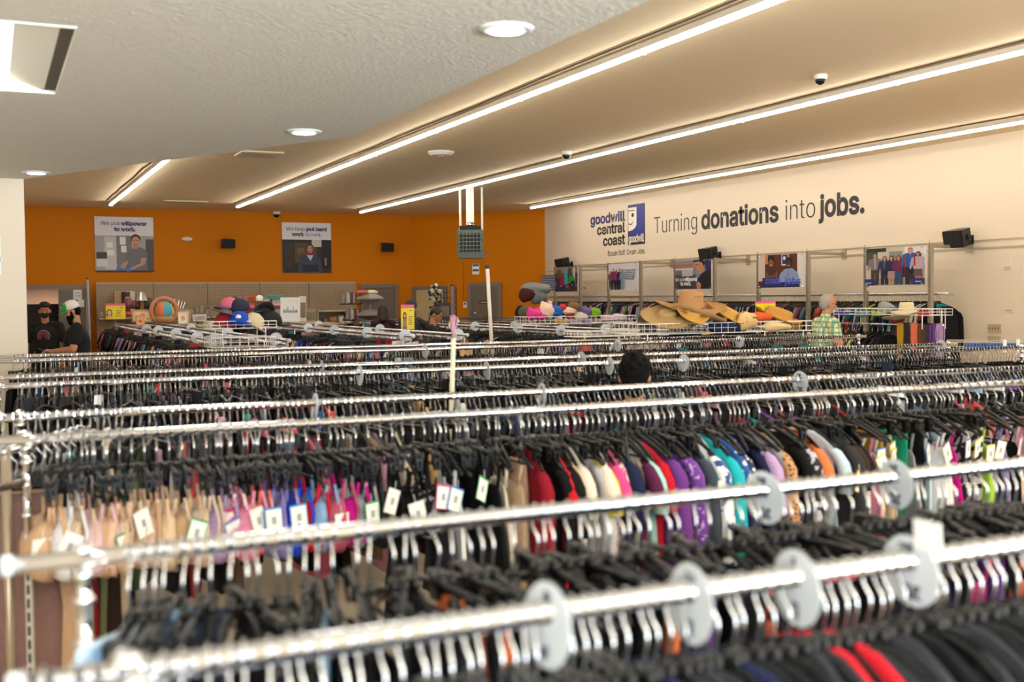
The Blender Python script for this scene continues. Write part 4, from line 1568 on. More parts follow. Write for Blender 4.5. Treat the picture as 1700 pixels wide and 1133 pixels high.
bay(1011, 1064, 437.5, 435, ppl, [('Your Support connects', .57, .72, .40, .07, NAVT, 0), ('unemployed and', .60, .64, .34, .07, NAVT, 0), ('seeking to earn', .61, .56, .32, .07, NAVT, 0), ('Central Coast', .64, .48, .27, .07, NAVT, 0), ('Community', .66, .40, .23, .07, NAVT, 0)],
    'white poster of five standing people beside small blue writing', 'steel poster frame holding the white poster of five people', bz)
chef = [('#8f8a8c', P_rect(0, 0, 1, 1)), ('#b8604a', P_rect(0, .78, .5, .86)), ('#d8d4d4', P_rect(0, .68, .52, .72)), ('#55484c', P_rect(0, .0, .6, .5)), ('#b8b4b8', P_rect(.2, .45, .5, .68)), ('#6d6a70', P_rect(.02, .5, .2, .64)), ('#3a3236', P_rect(.1, .05, .5, .2)), ('#75686c', P_rect(0, .28, .4, .36)),
        ('#1d1b26', [(.60, 0), (.64, .38), (.70, .48), (.86, .62), (1, .75), (1, 0)]), ('#2f2a5c', [(.82, .98), (1, 1), (1, .70), (.86, .60)]),
        ('#c48a70', [(.55, .92), (.60, .98), (.76, .98), (.82, .80), (.80, .62), (.72, .52), (.62, .56), (.57, .70)]), ('#201614', [(.50, .93), (.54, 1), (.78, 1), (.84, .90), (.81, .76), (.76, .90), (.66, .95), (.57, .93)]),
        ('#2a1a16', P_rect(.58, .82, .66, .84)), ('#6a3c32', [(.60, .60), (.68, .60), (.66, .58)]), ('#9a6048', [(.565, .78), (.54, .68), (.6, .68)]), ('#4f8fc8', P_rect(.58, .40, .70, .45)), ('#c08468', [(.62, 0), (.72, 0), (.74, .16), (.66, .26), (.62, .2)])]
bay(1121.5, 1187, 432, 428.5, chef, [('We put', .02, .28, .24, .13, '#ece8ea', -.001), ('willpower', .28, .28, .36, .13, '#f4f2f2', .004), ('to work.', .17, .13, .3, .13, '#f4f2f2', .004)],
    'poster of a dark-haired man looking down, white writing We put willpower to work', 'steel poster frame holding the poster of the man looking down', bz)
jobs = [('#5b2c20', P_rect(0, 0, 1, 1)), ('#d8c4b8', P_rect(0, .2, .15, 1)), ('#d98a2f', P_rect(.15, .72, .22, 1)), ('#e4ddd2', P_rect(.86, .0, 1, 1)), ('#e9e2da', P_rect(.52, .66, .68, .99)), ('#26348a', P_rect(.54, .7, .66, .98)), ('#e9e2d2', oval(.585, .88, .03, .06)),
        ('#7a4a38', [(.15, .2), (.18, .52), (.27, .6), (.38, .58), (.44, .45), (.45, .2)]), ('#4a3028', oval(.30, .50, .10, .14)), ('#1f1512', oval(.29, .84, .075, .14)), ('#8f5034', oval(.29, .75, .06, .12)), ('#e8e0da', P_rect(.27, .68, .32, .695)),
        ('#8f9fc8', [(.44, .12), (.50, .42), (.60, .55), (.76, .57), (.88, .42), (.92, .12)]), ('#150f0e', oval(.68, .77, .075, .13)), ('#4f2c20', oval(.68, .72, .06, .12)), ('#e8e0da', P_rect(.65, .645, .71, .66)), ('#7f8fb8', P_rect(.66, .2, .68, .5)),
        ('#24265c', P_rect(.08, 0, .92, .16)), ('#2c2c62', P_rect(.1, .02, .45, .30))]
bay(1259.5, 1342, 422.5, 418.5, jobs, [('create', .17, .12, .34, .20, '#5563d6', .004), ('jobs', .60, .10, .35, .20, '#5563d6', .004)],
    'poster of two smiling people before a brown wall, blue writing create jobs', 'steel poster frame holding the create jobs poster', bz)
grp = [('#cfc2ae', P_rect(0, 0, 1, 1)), ('#4a4a44', P_rect(0, .55, .20, 1)), ('#2a3a34', P_rect(0, .9, .35, 1)), ('#8a8f88', P_rect(.4, .7, .62, .9)), ('#e6e2e0', P_rect(.66, .5, 1, 1)), ('#a59a86', P_rect(0, 0, 1, .18)), ('#7a2a22', P_rect(.6, .2, .72, .5)), ('#8f9a90', P_rect(.42, .74, .44, .9)), ('#8f9a90', P_rect(.5, .74, .52, .9))]
for (cx, c1, c2, hh, lh, hr, sk, sy, op) in ((.16, '#857672', '#4a3a34', .86, False, '#8a7a6a', '#c89478', False, '#8fa5c8'), (.33, '#3c2450', '#1f2440', .78, True, '#6a4630', '#c89478', False, '#2a8a7a'), (.45, '#262248', '#b08a92', .78, True, '#5a3a2a', '#c89478', True, None), (.575, '#6a2452', '#2c4a78', .78, True, '#6a3f28', '#c89478', False, None),
                                             (.77, '#1f5aa5', '#1e2636', .98, False, '#b8603a', '#d09a80', False, '#2466b8'), (.90, '#b8a8b0', '#6a4a4a', .86, True, '#2a1a16', '#b9806a', True, None)):
    grp += fig(cx, .02, hh, c1, c2, hair=hr, skin=sk, asp=.62, wd=1.15, long_hair=lh, skirt=sy, open_=op)
grp += [('#b5262c', P_rect(.685, .5, .71, .78)), ('#b5262c', P_rect(.835, .5, .86, .78)), ('#28306e', P_rect(0, 0, .18, .17)), ('#28306e', P_rect(.8, .02, 1, .17)), ('#d8d4e0', P_rect(.03, .06, .12, .08)), ('#d8d4e0', P_rect(.86, .08, .96, .10))]
bay(1438, 1545.5, 412, 405.5, grp, [], 'poster of six smiling people standing, farthest from the orange wall', 'steel poster frame holding the group poster of six people', bz)

# ================================================================ BACK WALL SHELVING
PEG = mat('pegboard', '#a58f74', .7)
PEGH = mat('peg_hole', '#6a573f', .8)
SHF = mat('shelf_beige', '#b7a68a', .5)
YG = 26.45
edges = [160, 255.5, 345, 431.5, 513, 591]
zt = at_y(380, 470.5, YG).z
for i in range(5):
    a, c = at_y(edges[i], 500, YG), at_y(edges[i + 1], 500, YG)
    w_ = c.x - a.x
    t = thing('shelf_unit', ['beige pegboard shelf unit nearest the open doorway', 'beige pegboard shelf unit, second from the open doorway', 'beige pegboard shelf unit in the middle of the orange wall row',
                             'beige pegboard shelf unit behind the tall white print', 'beige pegboard shelf unit next to the grey door, holding mugs'][i], 'shelf unit', (a.x + w_ / 2, YG, 0), 0, 'pegboard shelf units along the orange wall')
    MB().box((0, 0, zt / 2), (w_ - .02, .03, zt)).build('back_panel', PEG, t)
    b = MB()
    nx, nz = 26, 20
    for p in range(nx):
        for q in range(nz):
            x_, z_ = -w_ / 2 + .05 + p * (w_ - .1) / (nx - 1), zt - .05 - q * .048
            b.raw([(x_ - .010, -.0165, z_ - .010), (x_ + .010, -.0165, z_ - .010), (x_ + .010, -.0165, z_ + .010), (x_ - .010, -.0165, z_ + .010)], [(0, 1, 2, 3)])
    tag(b.build('peg_hole_pattern', PEGH, t), kind='stuff')
    MB().box((-w_ / 2 + .005, -.02, zt / 2), (.02, .05, zt)).build('upright', mat('upright_beige', '#8b7a60', .5), t)
    MB().box((0, 0, zt + .012), (w_, .05, .024)).build('top_trim', SHF, t)
    for z in (.45, .95, 1.42):
        MB().box((0, -.22, z), (w_ - .04, .40, .03)).build('shelf', SHF, t)
    MB().box((0, -.25, .12), (w_ - .02, .5, .24)).build('base_deck', SHF, t)


SHZ = 1.436
GLASS = mat('glassware', '#d8d4c4', .08, trans=.7)


def jar(x, y, z, r, h, m, label, nm='glass_jar', cat='jar', lid=None, grp=None):
    t = thing(nm, label, cat, (x, y, z), 0, grp)
    MB().lathe([(r * .8, 0), (r, .02), (r, h * .75), (r * .7, h * .9), (r * .72, h)], 16).build('body', m, t, True)
    if lid:
        MB().lathe([(r * .76, h), (r * .76, h + .02), (r * .3, h + .03)], 16).build('lid', lid, t, True)
    return t


for i, px in enumerate((168, 181, 310, 319, 327, 335, 344)):
    p = at_y(px, 510, YG - .2)
    jar(p.x, YG - .2, SHZ, .05, .17 + .05 * (i % 3), GLASS, f'clear glass vessel on the pegboard shelf {["nearest the doorway, behind the yellow sign", "nearest the doorway, beside another jar", "behind the picture frames, first of five", "behind the picture frames, second of five", "behind the picture frames, middle of five", "behind the picture frames, fourth of five", "behind the picture frames, last of five"][i]}', 'glass_vase', 'vase', grp='glassware on the pegboard shelves')


def mug(x, y, z, c, label, r=.05, h=.10, nm='mug', cat='mug'):
    t = thing(nm, label, cat, (x, y, z), 0, 'mugs and pots on the shelf by the grey door')
    m = mat('ceramic_' + c.strip('#'), c, .25)
    MB().lathe([(r * .85, 0), (r, .015), (r, h), (r * .9, h), (r * .88, .02)], 18).build('body', m, t, True)
    MB().tube([(r * .95, 0, h * .85), (r * 1.55, 0, h * .75), (r * 1.55, 0, h * .3), (r * .95, 0, h * .2)], .007, 6).build('handle', m, t, True)


for i, (px, c, lab, r, h) in enumerate(((519, '#7fa8a6', 'teal glass tumbler on the mug shelf', .05, .13), (529, '#c9a08c', 'pinkish mug on the mug shelf, first from the grey jar', .05, .09), (537, '#d8d2c8', 'white mug with dark print on the mug shelf', .055, .1), (546, '#c9bcae', 'cream mug on the mug shelf, between white and black ones', .05, .1), (562, '#1e1b1a', 'black round pot on the mug shelf', .08, .1), (572, '#d8cfc0', 'white mug last on the mug shelf', .05, .1))):
    p = at_y(px, 510, YG - .2)
    mug(p.x, YG - .2, SHZ, c, lab, r, h)
# low shelf with pots in front of the units
p0, p1 = at_y(524, 513, 25.2), at_y(577, 513, 25.2)
t = thing('low_shelf', 'low beige two-tier shelf holding crockery in front of the pegboard', 'shelf', ((p0.x + p1.x) / 2, 25.2, 0))
w_ = p1.x - p0.x
z1, z2 = at_y(550, 515.5, 25.2).z, at_y(550, 536.5, 25.2).z
for z in (z1, z2, .5):
    MB().box((0, 0, z - .015), (w_, .45, .03)).build('shelf', SHF, t)
for s in (-1, 1):
    MB().box((s * w_ / 2, 0, z1 / 2), (.02, .45, z1)).build('side', SHF, t)
MB().box((0, .22, z1 / 2), (w_, .015, z1)).build('back', PEG, t)
for i, (px, c, lab, r, h, nm) in enumerate(((531, '#55504a', 'dark lidded tin on the lower crockery shelf', .06, .13, 'tin'), (540, '#8a7f74', 'grey mug on the lower crockery shelf', .055, .1, 'mug'), (553, '#a5764a', 'copper coloured lidded pot on the lower crockery shelf', .10, .15, 'cooking_pot'), (566, '#cfc6bb', 'pale jug on the lower crockery shelf', .07, .17, 'jug'), (574, '#b9aa98', 'tan bowl last on the lower crockery shelf', .08, .09, 'bowl'))):
    p = at_y(px, 530, 25.15)
    mug(p.x, 25.15, z2, c, lab, r, h, nm, nm.replace('_', ' '))

# ---- book carousel with hexagonal trays
p = at_y(615, 520, 23.0)
t = thing('book_carousel', 'grey tiered carousel with sloping trays of books before the grey door', 'book stand', (p.x, 23.0, 0))
GM = mat('carousel_grey', '#8e857c', .5)
MB().tube([(0, 0, 0), (0, 0, 1.95)], .035, 10).build('pole', GM, t)
zt1, zt2 = at_y(615, 497, 23.0).z, at_y(615, 524, 23.0).z
for (z) in (zt1, zt2):
    vs = []
    for (r_m, dz) in ((.12, .13), (.33, 0.03), (.33, -.0), (.12, -.10)):
        for j in range(6):
            a = R(60 * j + 10)
            vs.append((r_m * math.cos(a), r_m * math.sin(a), z + dz))
    fs = [(i * 6 + j, i * 6 + (j + 1) % 6, (i + 1) * 6 + (j + 1) % 6, (i + 1) * 6 + j) for i in range(3) for j in range(6)] + [tuple(reversed(range(6))), tuple(range(18, 24))]
    MB().raw(vs, fs).build('tray', GM, t)
t['label'] = 'grey tiered carousel with sloping trays before the grey door'
for (px0, px1, y0_, nn, zz) in ((568, 591, 501, 8, zt1 - .08), (575, 597, 525, 8, zt2 - .08)):
    a, c = at_y(px0, y0_, 23.1), at_y(px1, y0_, 23.1)
    tt = thing('book_tray', f'dark wire tray of books beside the {"upper" if y0_ < 510 else "lower"} tier of the grey carousel', 'tray', ((a.x + c.x) / 2, 23.1, zz - .02))
    MB().box((0, 0, 0), (c.x - a.x + .06, .16, .02)).build('base', BLACKD, tt)
    MB().tube([((c.x - a.x) / 2, 0, 0), ((c.x - a.x) / 2 + .15, 0, 0)], .01, 6).build('arm', BLACKD, tt)
    for k in range(nn):
        x_ = a.x + (c.x - a.x) * (k + .5) / nn
        cc = ['#8a8f98', '#8a5a4a', '#b9a98f', '#c8c4b8', '#5a5248', '#7a3a30', '#a5a5a0', '#4a5a68'][k]
        tag(MB().box((x_, 23.1, zz + .11), ((c.x - a.x) / nn * .85, .12, .20 + .02 * (k % 3)), rot=(0, R(rnd.uniform(-4, 4)), 0)).build('book', mat('book_' + cc.strip('#'), cc, .6)),
            f'{["grey-blue", "brown", "beige", "cream", "dark brown", "brick red", "pale grey", "slate blue"][k]} book standing in the {"upper" if y0_ < 510 else "lower"} tray of the carousel', 'book', f'books in the {"upper" if y0_ < 510 else "lower"} carousel tray')
for (px, c, lab, dx) in ((602, '#c9564a', 'coral folded cloth lying on top of the grey carousel', .22), (616, '#d3cf9a', 'pale yellow folded cloth lying on top of the grey carousel', .24)):
    p = at_y(px, 486.5, 23.0)
    b = MB()
    b.lathe([(.05, 0), (.14, .005), (.13, .04), (.06, .07), (.01, .06)], 10, (p.x, 22.97, zt1 + .125), sx=1.1, sy=.7)
    tag(b.build('folded_cloth', mat('fc_' + c.strip('#'), c, .9), None, True), lab, 'cloth')

# grid panel with wreath on the diagonal corner
q0, q1 = at_d(732, 480, 21.0), at_d(757, 480, 21.0)
t = thing('grid_panel', 'black wire grid panel standing before the diagonal orange wall', 'grid panel', (q0.x, q0.y, 0))
dd = Vector((q1.x - q0.x, q1.y - q0.y, 0))
hh = at_d(745, 476.5, 21).z
BW = mat('black_wire', '#1c1410', .5)
MB().tube([(0, 0, 0), (0, 0, hh), tuple(dd * 1 + Vector((0, 0, hh))), tuple(dd)], .011, 6).build('frame', BW, t)
b = MB()
for k in range(1, 5):
    b.tube([tuple(dd * (k / 5)), tuple(dd * (k / 5) + Vector((0, 0, hh)))], .006, 4)
for k in range(1, 20):
    b.tube([(0, 0, k * hh / 20), tuple(dd + Vector((0, 0, k * hh / 20)))], .006, 4)
b.build('wire_lattice', BW, t)
p = at_d(723, 492, 20.8)
t = thing('wreath', 'long garland of cream and dark flowers hanging on the black grid panel', 'garland', p)
rs = random.Random(9)
b = MB()
for k in range(70):
    a = rs.uniform(0, 6.28)
    b.ell((rs.gauss(0, .055), rs.gauss(0, .04), rs.uniform(-.32, .2)), (rs.uniform(.02, .05),) * 3, 6, 4, c4=hx(rs.choice(['#b9ae90', '#8a8468', '#3c4048', '#5a5a44', '#cfc8b0', '#2c3038'])))
b.build('flowers', CLOTHA, t)
MB().tube([(0, 0, .2), (0.05, .02, .3)], .005, 5).build('hanging_loop', BW, t)
for (px, py, w_, h_, c, lab) in ((739, 517, .22, .32, '#7a6450', 'small brown framed picture hanging low on the black grid panel'), (751, 500, .09, .62, '#8a7468', 'narrow tall card of small prints on the black grid panel')):
    p = at_d(px, py, 20.85)
    t = thing('framed_picture', lab, 'picture', p, R(-25))
    MB().box((0, 0, 0), (w_, .02, h_)).build('frame', mat('fp_dark', '#2c1c14', .5), t)
    MB().box((0, -.012, 0), (w_ * .7, .006, h_ * .9 if h_ > .5 else h_ * .6)).build('print', mat('fp_' + c.strip('#'), c, .6, vary=.3, bscale=20), t)

# dark bedding and bags at the corner
rs = random.Random(21)


def soft(name, label, cat, p, r, c, m=None, seed=0, parts=None):
    rr = random.Random(seed)
    b = MB()
    b.ell((0, 0, 0), r, 20, 14)
    vs = []
    for v in b.v:
        v = Vector(v)
        k = 1 + .16 * math.sin(v.x / r[0] * 3.1 + rr.random()) * math.cos(v.z / r[2] * 2.7) + .06 * math.sin(v.y / r[1] * 7 + v.z / r[2] * 5)
        vs.append(tuple(v * k))
    b.v = vs
    t = thing(name, label, cat, p)
    b.build('body', m or mat('soft_' + c.strip('#'), c, .9, bump=.3, bscale=12), t, True)
    for (pn, pb, pm) in parts or ():
        pb.build(pn, pm, t, True)
    return t


soft('throw_pillow', 'folded grey-blue quilt piled at the corner of the orange and cream walls', 'quilt', at_d(889, 480, 22), (.34, .2, .13), '#8b918f', seed=1)
soft('throw_pillow', 'dark red patterned pillow at the orange and cream corner under the grey quilt', 'pillow', at_d(874, 490, 21.8), (.17, .14, .14), '#4a1414', seed=2)
soft('throw_pillow', 'grey pillow with checked edge at the corner under the quilt', 'pillow', at_d(893, 494, 21.9), (.20, .14, .13), '#76787a', seed=3)
soft('handbag', 'black bag on top of the rack by the corner pillows', 'bag', at_d(867, 520, 19.5), (.14, .1, .14), '#1b1b20', seed=4)
soft('handbag', 'olive grey bag beside the pink plush toys', 'bag', at_d(877, 520, 19.0), (.2, .12, .12), '#5d594c', seed=5)
t = thing('checked_cloth', 'grey checked cloth hanging on the frame beside the shopping poster', 'cloth', at_x(910, 470, WX - .35))
MB().box((0, 0, 0), (.02, .62, .36)).build('cloth', pattern('checked', '#8f8d98', '#5a5a6c', 'stripes', 6), t)


# ================================================================ WIRE BASKETS AND HATS
def wire_basket(name, label, p0, p1, depth, z0, z1, m=WHITEW, rings=2, step=.085, legs=True):
    """p0,p1: ends of the front edge"""
    p0, p1 = Vector((p0[0], p0[1], 0)), Vector((p1[0], p1[1], 0))
    t = thing(name, label, 'wire basket', (p0.x, p0.y, z0))
    d = (p1 - p0)
    L = d.length
    d.normalize()
    n = Vector((-d.y, d.x, 0))
    H = z1 - z0
    c = [Vector((0, 0, 0)), d * L, d * L + n * depth, n * depth]
    for (z, r) in ((0, .005), (H * .5, .003), (H, .006)):
        b = MB().tube([q + Z_ * z for q in c], r, 6, closed=True)
        b.build('rim' if z == H else 'wire_ring', m, t)
    b = MB()
    for e in range(4):
        a, q = c[e], c[(e + 1) % 4]
        k = max(2, int((q - a).length / step))
        for i in range(k):
            s = a.lerp(q, i / k)
            b.tube([s, s + Z_ * H], .0032, 4)
    b.build('side_wire_lattice', m, t)
    b = MB()
    k = int(L / .06)
    for i in range(k):
        s = d * (L * i / k)
        b.tube([s, s + n * depth], .0025, 4)
    b.build('bottom_wire_lattice', m, t)
    if legs:
        for q in (c[0] + d * .12, c[1] - d * .12, c[2] - d * .12, c[3] + d * .12):
            MB().tube([q, q + Vector((0, 0, RZ - z0 - .0))], .006, 6).build('support_rod', m, t)
    return t


BRY = YR[7] - .42
a_, c_ = at_y(1058, 535, BRY), at_y(1348, 533, BRY)
wire_basket('wire_basket', 'long white wire basket of straw hats on top of the fourth rack', (a_.x, BRY), (c_.x, BRY), .45, 1.415, 1.52)
a_, c_ = at_y(350, 537, 12.0), at_y(459, 538, 12.0)
wire_basket('wire_basket', 'white wire basket of caps at the end of the first rack running to the back', (a_.x, 12.0), (c_.x, 12.0), .42, 1.50, 1.575)
wire_basket('wire_basket', 'empty lower white wire basket under the basket of caps', (a_.x - .0, 11.98), (c_.x - .02, 11.98), .42, 1.30, 1.405)
a_, c_ = at_y(878, 527, 15.0), at_y(1056, 525, 15.0)
wire_basket('wire_basket', 'white wire basket of plush toys and knitted hats, mid shop', (a_.x, 15.0), (c_.x, 15.0), .5, 1.40, 1.51)
a_, c_ = at_y(960, 562, 11.3), at_y(1110, 561, 11.3)
wire_basket('wire_basket', 'low white wire basket between the racks below the plush toys', (a_.x, 11.3), (c_.x, 11.3), .35, 1.34, 1.40, legs=False)
a_, c_ = at_x(1383, 518, 10.85), at_x(1543, 516, 10.85)
wire_basket('wire_basket', 'white wire basket holding the cream bonnet near the older man', (10.85, a_.y), (10.85, c_.y), .40, 1.53, 1.61, step=.11, legs=True)


def hat(nm, label, p, crown, h, brim, c, style='straw', tilt=(0, 0, 0), curl=.05, band=None, grp=None):
    t = thing(nm, label, 'hat', p, 0, grp)
    t.rotation_euler = tilt
    m = mat('hat_' + c.strip('#'), c, .8, bump=.35, bscale=90, vary=.15)
    n = 36
    prof = [(brim, None), (brim * .85, None), (crown * 1.25, None), (crown * 1.03, .01), (crown * .98, h * .5), (crown * .92, h * .86), (crown * .80, h * .99), (crown * .5, h * .97), (.01, h * .93)]
    vs = []
    for i, (r, z) in enumerate(prof):
        for j in range(n):
            a = 2 * math.pi * j / n
            if z is None:
                zz = curl * ((r - crown) / max(brim - crown, .01)) ** 2 * abs(math.cos(a)) * 1.6 - .012 * math.sin(2 * a)
            else:
                zz = z - (.022 * math.exp(-(math.sin(a) / .5) ** 2) if i > 6 else 0)
            vs.append((r * math.cos(a), r * math.sin(a), zz))
    fs = [(i * n + j, i * n + (j + 1) % n, (i + 1) * n + (j + 1) % n, (i + 1) * n + j) for i in range(len(prof) - 1) for j in range(n)] + [tuple((len(prof) - 1) * n + j for j in range(n))]
    o = MB().raw(vs, fs).build('hat_body', m, t, True)
    md = o.modifiers.new('thick', 'SOLIDIFY')
    md.thickness = .006
    MB().tube([(brim * math.cos(R(10 * j)), brim * math.sin(R(10 * j)), curl * abs(math.cos(R(10 * j))) * 1.6 - .012 * math.sin(2 * R(10 * j))) for j in range(36)], .005, 5, closed=True).build('brim_edge', m, t)
    if band:
        MB().lathe([(crown * 1.045, .008), (crown * 1.035, .035), (crown * 1.0, .036), (crown * 1.0, .006)], 30).build('band', mat('band_' + band.strip('#'), band, .7), t, True)
    return t


def atB(px, py, dy=.22):
    return at_y(px, py, BRY + dy)


S1 = hat('straw_hat', 'tall-crowned tan sombrero on top of the straw hat pile', atB(1146, 514, .25), .135, .20, .37, '#b98a58', curl=.04, band='#8a5f38', tilt=(R(9), 0, R(0)))
for k in range(3):
    MB().ell((0.0 + (-.03 + .03 * k), -.128, .155), (.006, .004, .006), 8, 6).build('eyelet', mat('eyelet', '#3a2414', .6), S1)
hat('straw_hat', 'wide tan straw hat tilted at the near end of the hat basket', atB(1108, 527, .18), .10, .07, .28, '#b3925f', curl=.03, tilt=(R(22), R(-14), 0))
hat('straw_hat', 'wide straw hat lying beneath the sombrero', atB(1158, 528, .12), .10, .05, .30, '#b48f5c', curl=.06, tilt=(R(8), R(5), R(40)))
hat('straw_hat', 'yellow straw hat peeking from under the sombrero', atB(1150, 524, -.02), .08, .05, .17, '#d1a048', curl=.02, tilt=(R(28), 0, 0))
hat('straw_hat', 'olive tan crown hat upside down in the basket under the sombrero', atB(1132, 541, .12), .11, .10, .16, '#9c8248', curl=.02, tilt=(R(8), 0, 0))
hat('straw_hat', 'yellow wide hat with curled brim beside the sombrero', atB(1205, 524, .2), .13, .09, .25, '#d3a247', curl=.02, tilt=(R(18), R(22), 0))
hat('straw_hat', 'golden floppy hat at the far end of the basket beside the yellow sign', atB(1292, 527, .2), .15, .10, .26, '#c58f3c', curl=.02, tilt=(R(14), R(14), 0))
hat('straw_hat', 'olive straw hat at the far basket corner', atB(1313, 540, .15), .09, .05, .13, '#8f7434', curl=.01, tilt=(R(20), 0, 0))
soft('folded_jeans', 'navy blue folded cloth bag inside the hat basket', 'bag', atB(1206, 543, .1), (.26, .1, .075), '#20294a', seed=6)
soft('printed_bag', 'cream cloth bag with black writing marks among the yellow hats', 'bag', atB(1240, 533, .02), (.13, .08, .10), '#dcb573', m=pattern('bagprint', '#2a1d12', '#dfba7c', 'blotch', 14, .60), seed=7)
soft('orange_scarf', 'orange scarf loop before the yellow sign in the hat basket', 'scarf', atB(1262, 526, .05), (.17, .05, .05), '#dc5a1e', seed=8)
soft('straw_clutch', 'cream rolled straw bag low in the far half of the hat basket', 'bag', atB(1288, 543, .02), (.20, .09, .055), '#dcc08c', seed=9)


def sale_sign(px0, px1, pyt, pyb, loc_fn, label, tall):
    a, c = loc_fn(px0, pyb), loc_fn(px1, pyt)
    w_ = math.hypot(c.x - a.x, c.y - a.y)
    h_ = c.z - a.z
    t = thing('sale_sign', label, 'sign', ((a.x + c.x) / 2, (a.y + c.y) / 2, a.z), math.atan2(c.y - a.y, c.x - a.x))
    MB().box((0, 0, h_ / 2), (w_, .006, h_)).build('board', mat('sign_yellow', '#e3cd12', .5), t)
    MB().box((0, -.004, h_ * .93), (w_, .004, h_ * .14)).build('pink_header', mat('sign_pink', '#d8577c', .5), t)
    if tall:
        sh = [('#4a2a1c', oval(-.22, .68, .14, .13)), ('#4a2a1c', P_rect(-.36, .3, -.08, .62)), ('#c98a6c', oval(-.22, .64, .10, .10)), ('#b8392c', oval(-.22, .59, .04, .012)), ('#a9705a', [(-.4, .0), (-.05, .0), (-.1, .5), (-.34, .5)]), ('#3c5a8a', P_rect(-.3, .03, -.1, .12))]
        lines = [(.05, .50, .36), (.05, .42, .30), (.08, .36, .24), (.03, .28, .38), (.05, .2, .3), (.15, .76, .2)]
    else:
        sh = [('#4a2a1c', oval(-.32, .48, .14, .26)), ('#4a2a1c', P_rect(-.46, .1, -.18, .4)), ('#d8a68c', oval(-.32, .46, .10, .20)), ('#b8392c', oval(-.32, .36, .04, .025)), ('#d9b23a', [(-.48, .02), (-.14, .02), (-.2, .26), (-.42, .26)])]
        lines = [(.0, .54, .32), (.02, .44, .24), (.02, .34, .24), (-.06, .2, .34), (.2, .72, .2)]
    b = MB()
    for i, (c4, pts) in enumerate(sh):
        b.prism([(x * w_, y * h_ * .86) for x, y in pts], (0, -.004 - .0006 * i, 0), X_, Z_, (0, -.0005, 0), 0, hx(c4))
    b.build('printed_picture', PRINT, t)
    b = MB()
    for (x_, y_, L) in lines:
        b.box((w_ * (x_ + L / 2), -.0045, h_ * y_), (w_ * L, .0015, h_ * .028))
    b.build('printed_lettering', mat('sign_ink', '#4b4618', .6), t)
    MB().tube([(0, .01, 0), (0, .01, -(a.z - RZ))], .006, 6).build('stem', CHROME, t)
    return t


sale_sign(1254, 1287, 500.5, 527, lambda x, y: at_y(x, y, BRY + .35), 'yellow sale sign with pink header standing in the hat basket', False)
sale_sign(176, 208, 504, 530.5, lambda x, y: at_y(x, y, 23.6), 'yellow sale sign with pink header before the pegboard near the doorway', False)
sale_sign(666, 687.5, 506, 547, lambda x, y: at_d(x, y, 14.2), 'tall yellow sale sign with pink header on the second rack running to the back', True)

# caps in the left basket
def cap(p, c, label, tilt=(0, 0, 0), s=1.0, c2=None, logo=None, grp='caps in the wire basket'):
    t = thing('baseball_cap', label, 'cap', p, 0, grp)
    t.rotation_euler = tilt
    t.scale = (s, s, s)
    m = mat('cap_' + c.strip('#'), c, .85)
    m2 = mat('cap_' + (c2 or c).strip('#'), c2 or c, .85)
    MB().lathe([(.095, 0), (.097, .03), (.088, .07), (.062, .105), (.025, .12), (.002, .122)], 24, sx=1, sy=1.05).build('crown', m, t, True)
    vs = []
    n = 12
    for k in range(n + 1):
        a = R(-70 + 140 * k / n)
        vs.append((math.sin(a) * .09, -math.cos(a) * .09, .01))
    for k in range(n + 1):
        a = R(-70 + 140 * k / n)
        vs.append((math.sin(a) * .092, -.055 - math.cos(a) * .125, -.008 + .006 * math.cos(a)))
    fs = [(k, k + 1, n + 2 + k, n + 1 + k) for k in range(n)]
    o = MB().raw(vs, fs).build('visor', m2, t, True)
    o.modifiers.new('thick', 'SOLIDIFY').thickness = .005
    MB().ell((0, 0, .122), (.008, .008, .005), 8, 6).build('button', m2, t)
    if logo:
        MB().ell((0, -.088, .055), (.028, .012, .022), 10, 8).build('emblem', mat('cap_' + logo.strip('#'), logo, .7), t)
    return t


cb = lambda px, py, dy=.2: at_y(px, py, 12.0 + dy)
cap(cb(373, 541), '#a01525', 'dark red cap in the wire basket', (R(10), 0, R(60)), 1.15)
cap(cb(397, 540, .1), '#1346b0', 'royal blue cap with white emblem in the wire basket', (R(-10), R(5), R(-20)), 1.25, logo='#e8e8ee')
cap(cb(381, 514, .25), '#c9607e', 'pink and blue cap on the wide grey hat', (R(-8), 0, R(-60)), 1.1, c2='#4a5a80')
cap(cb(398, 517, .2), '#1e2238', 'navy cap on the wide grey hat', (R(-8), 0, R(80)), 1.15)
cap(cb(418, 541, .1), '#cdbb98', 'beige canvas cap drooping in the wire basket', (R(20), R(25), R(40)), 1.2)
cap(cb(448, 541, .2), '#0f0f11', 'black cap at the end of the wire basket', (0, 0, R(90)), 1.35)
cap(cb(436, 526, .3), '#1a1a1c', 'black cap standing upright behind the beige cap', (R(-50), 0, R(10)), 1.2)
hat('felt_hat', 'wide grey felt hat tilted on the pile of caps', cb(374, 521, .2), .09, .05, .21, '#6b625c', curl=.0, tilt=(R(0), R(22), 0))
cap(cb(415, 523, .35), '#c23a5c', 'pink and green patterned cap behind the blue one', (R(-15), 0, R(20)), .9, c2='#3a9a5a')

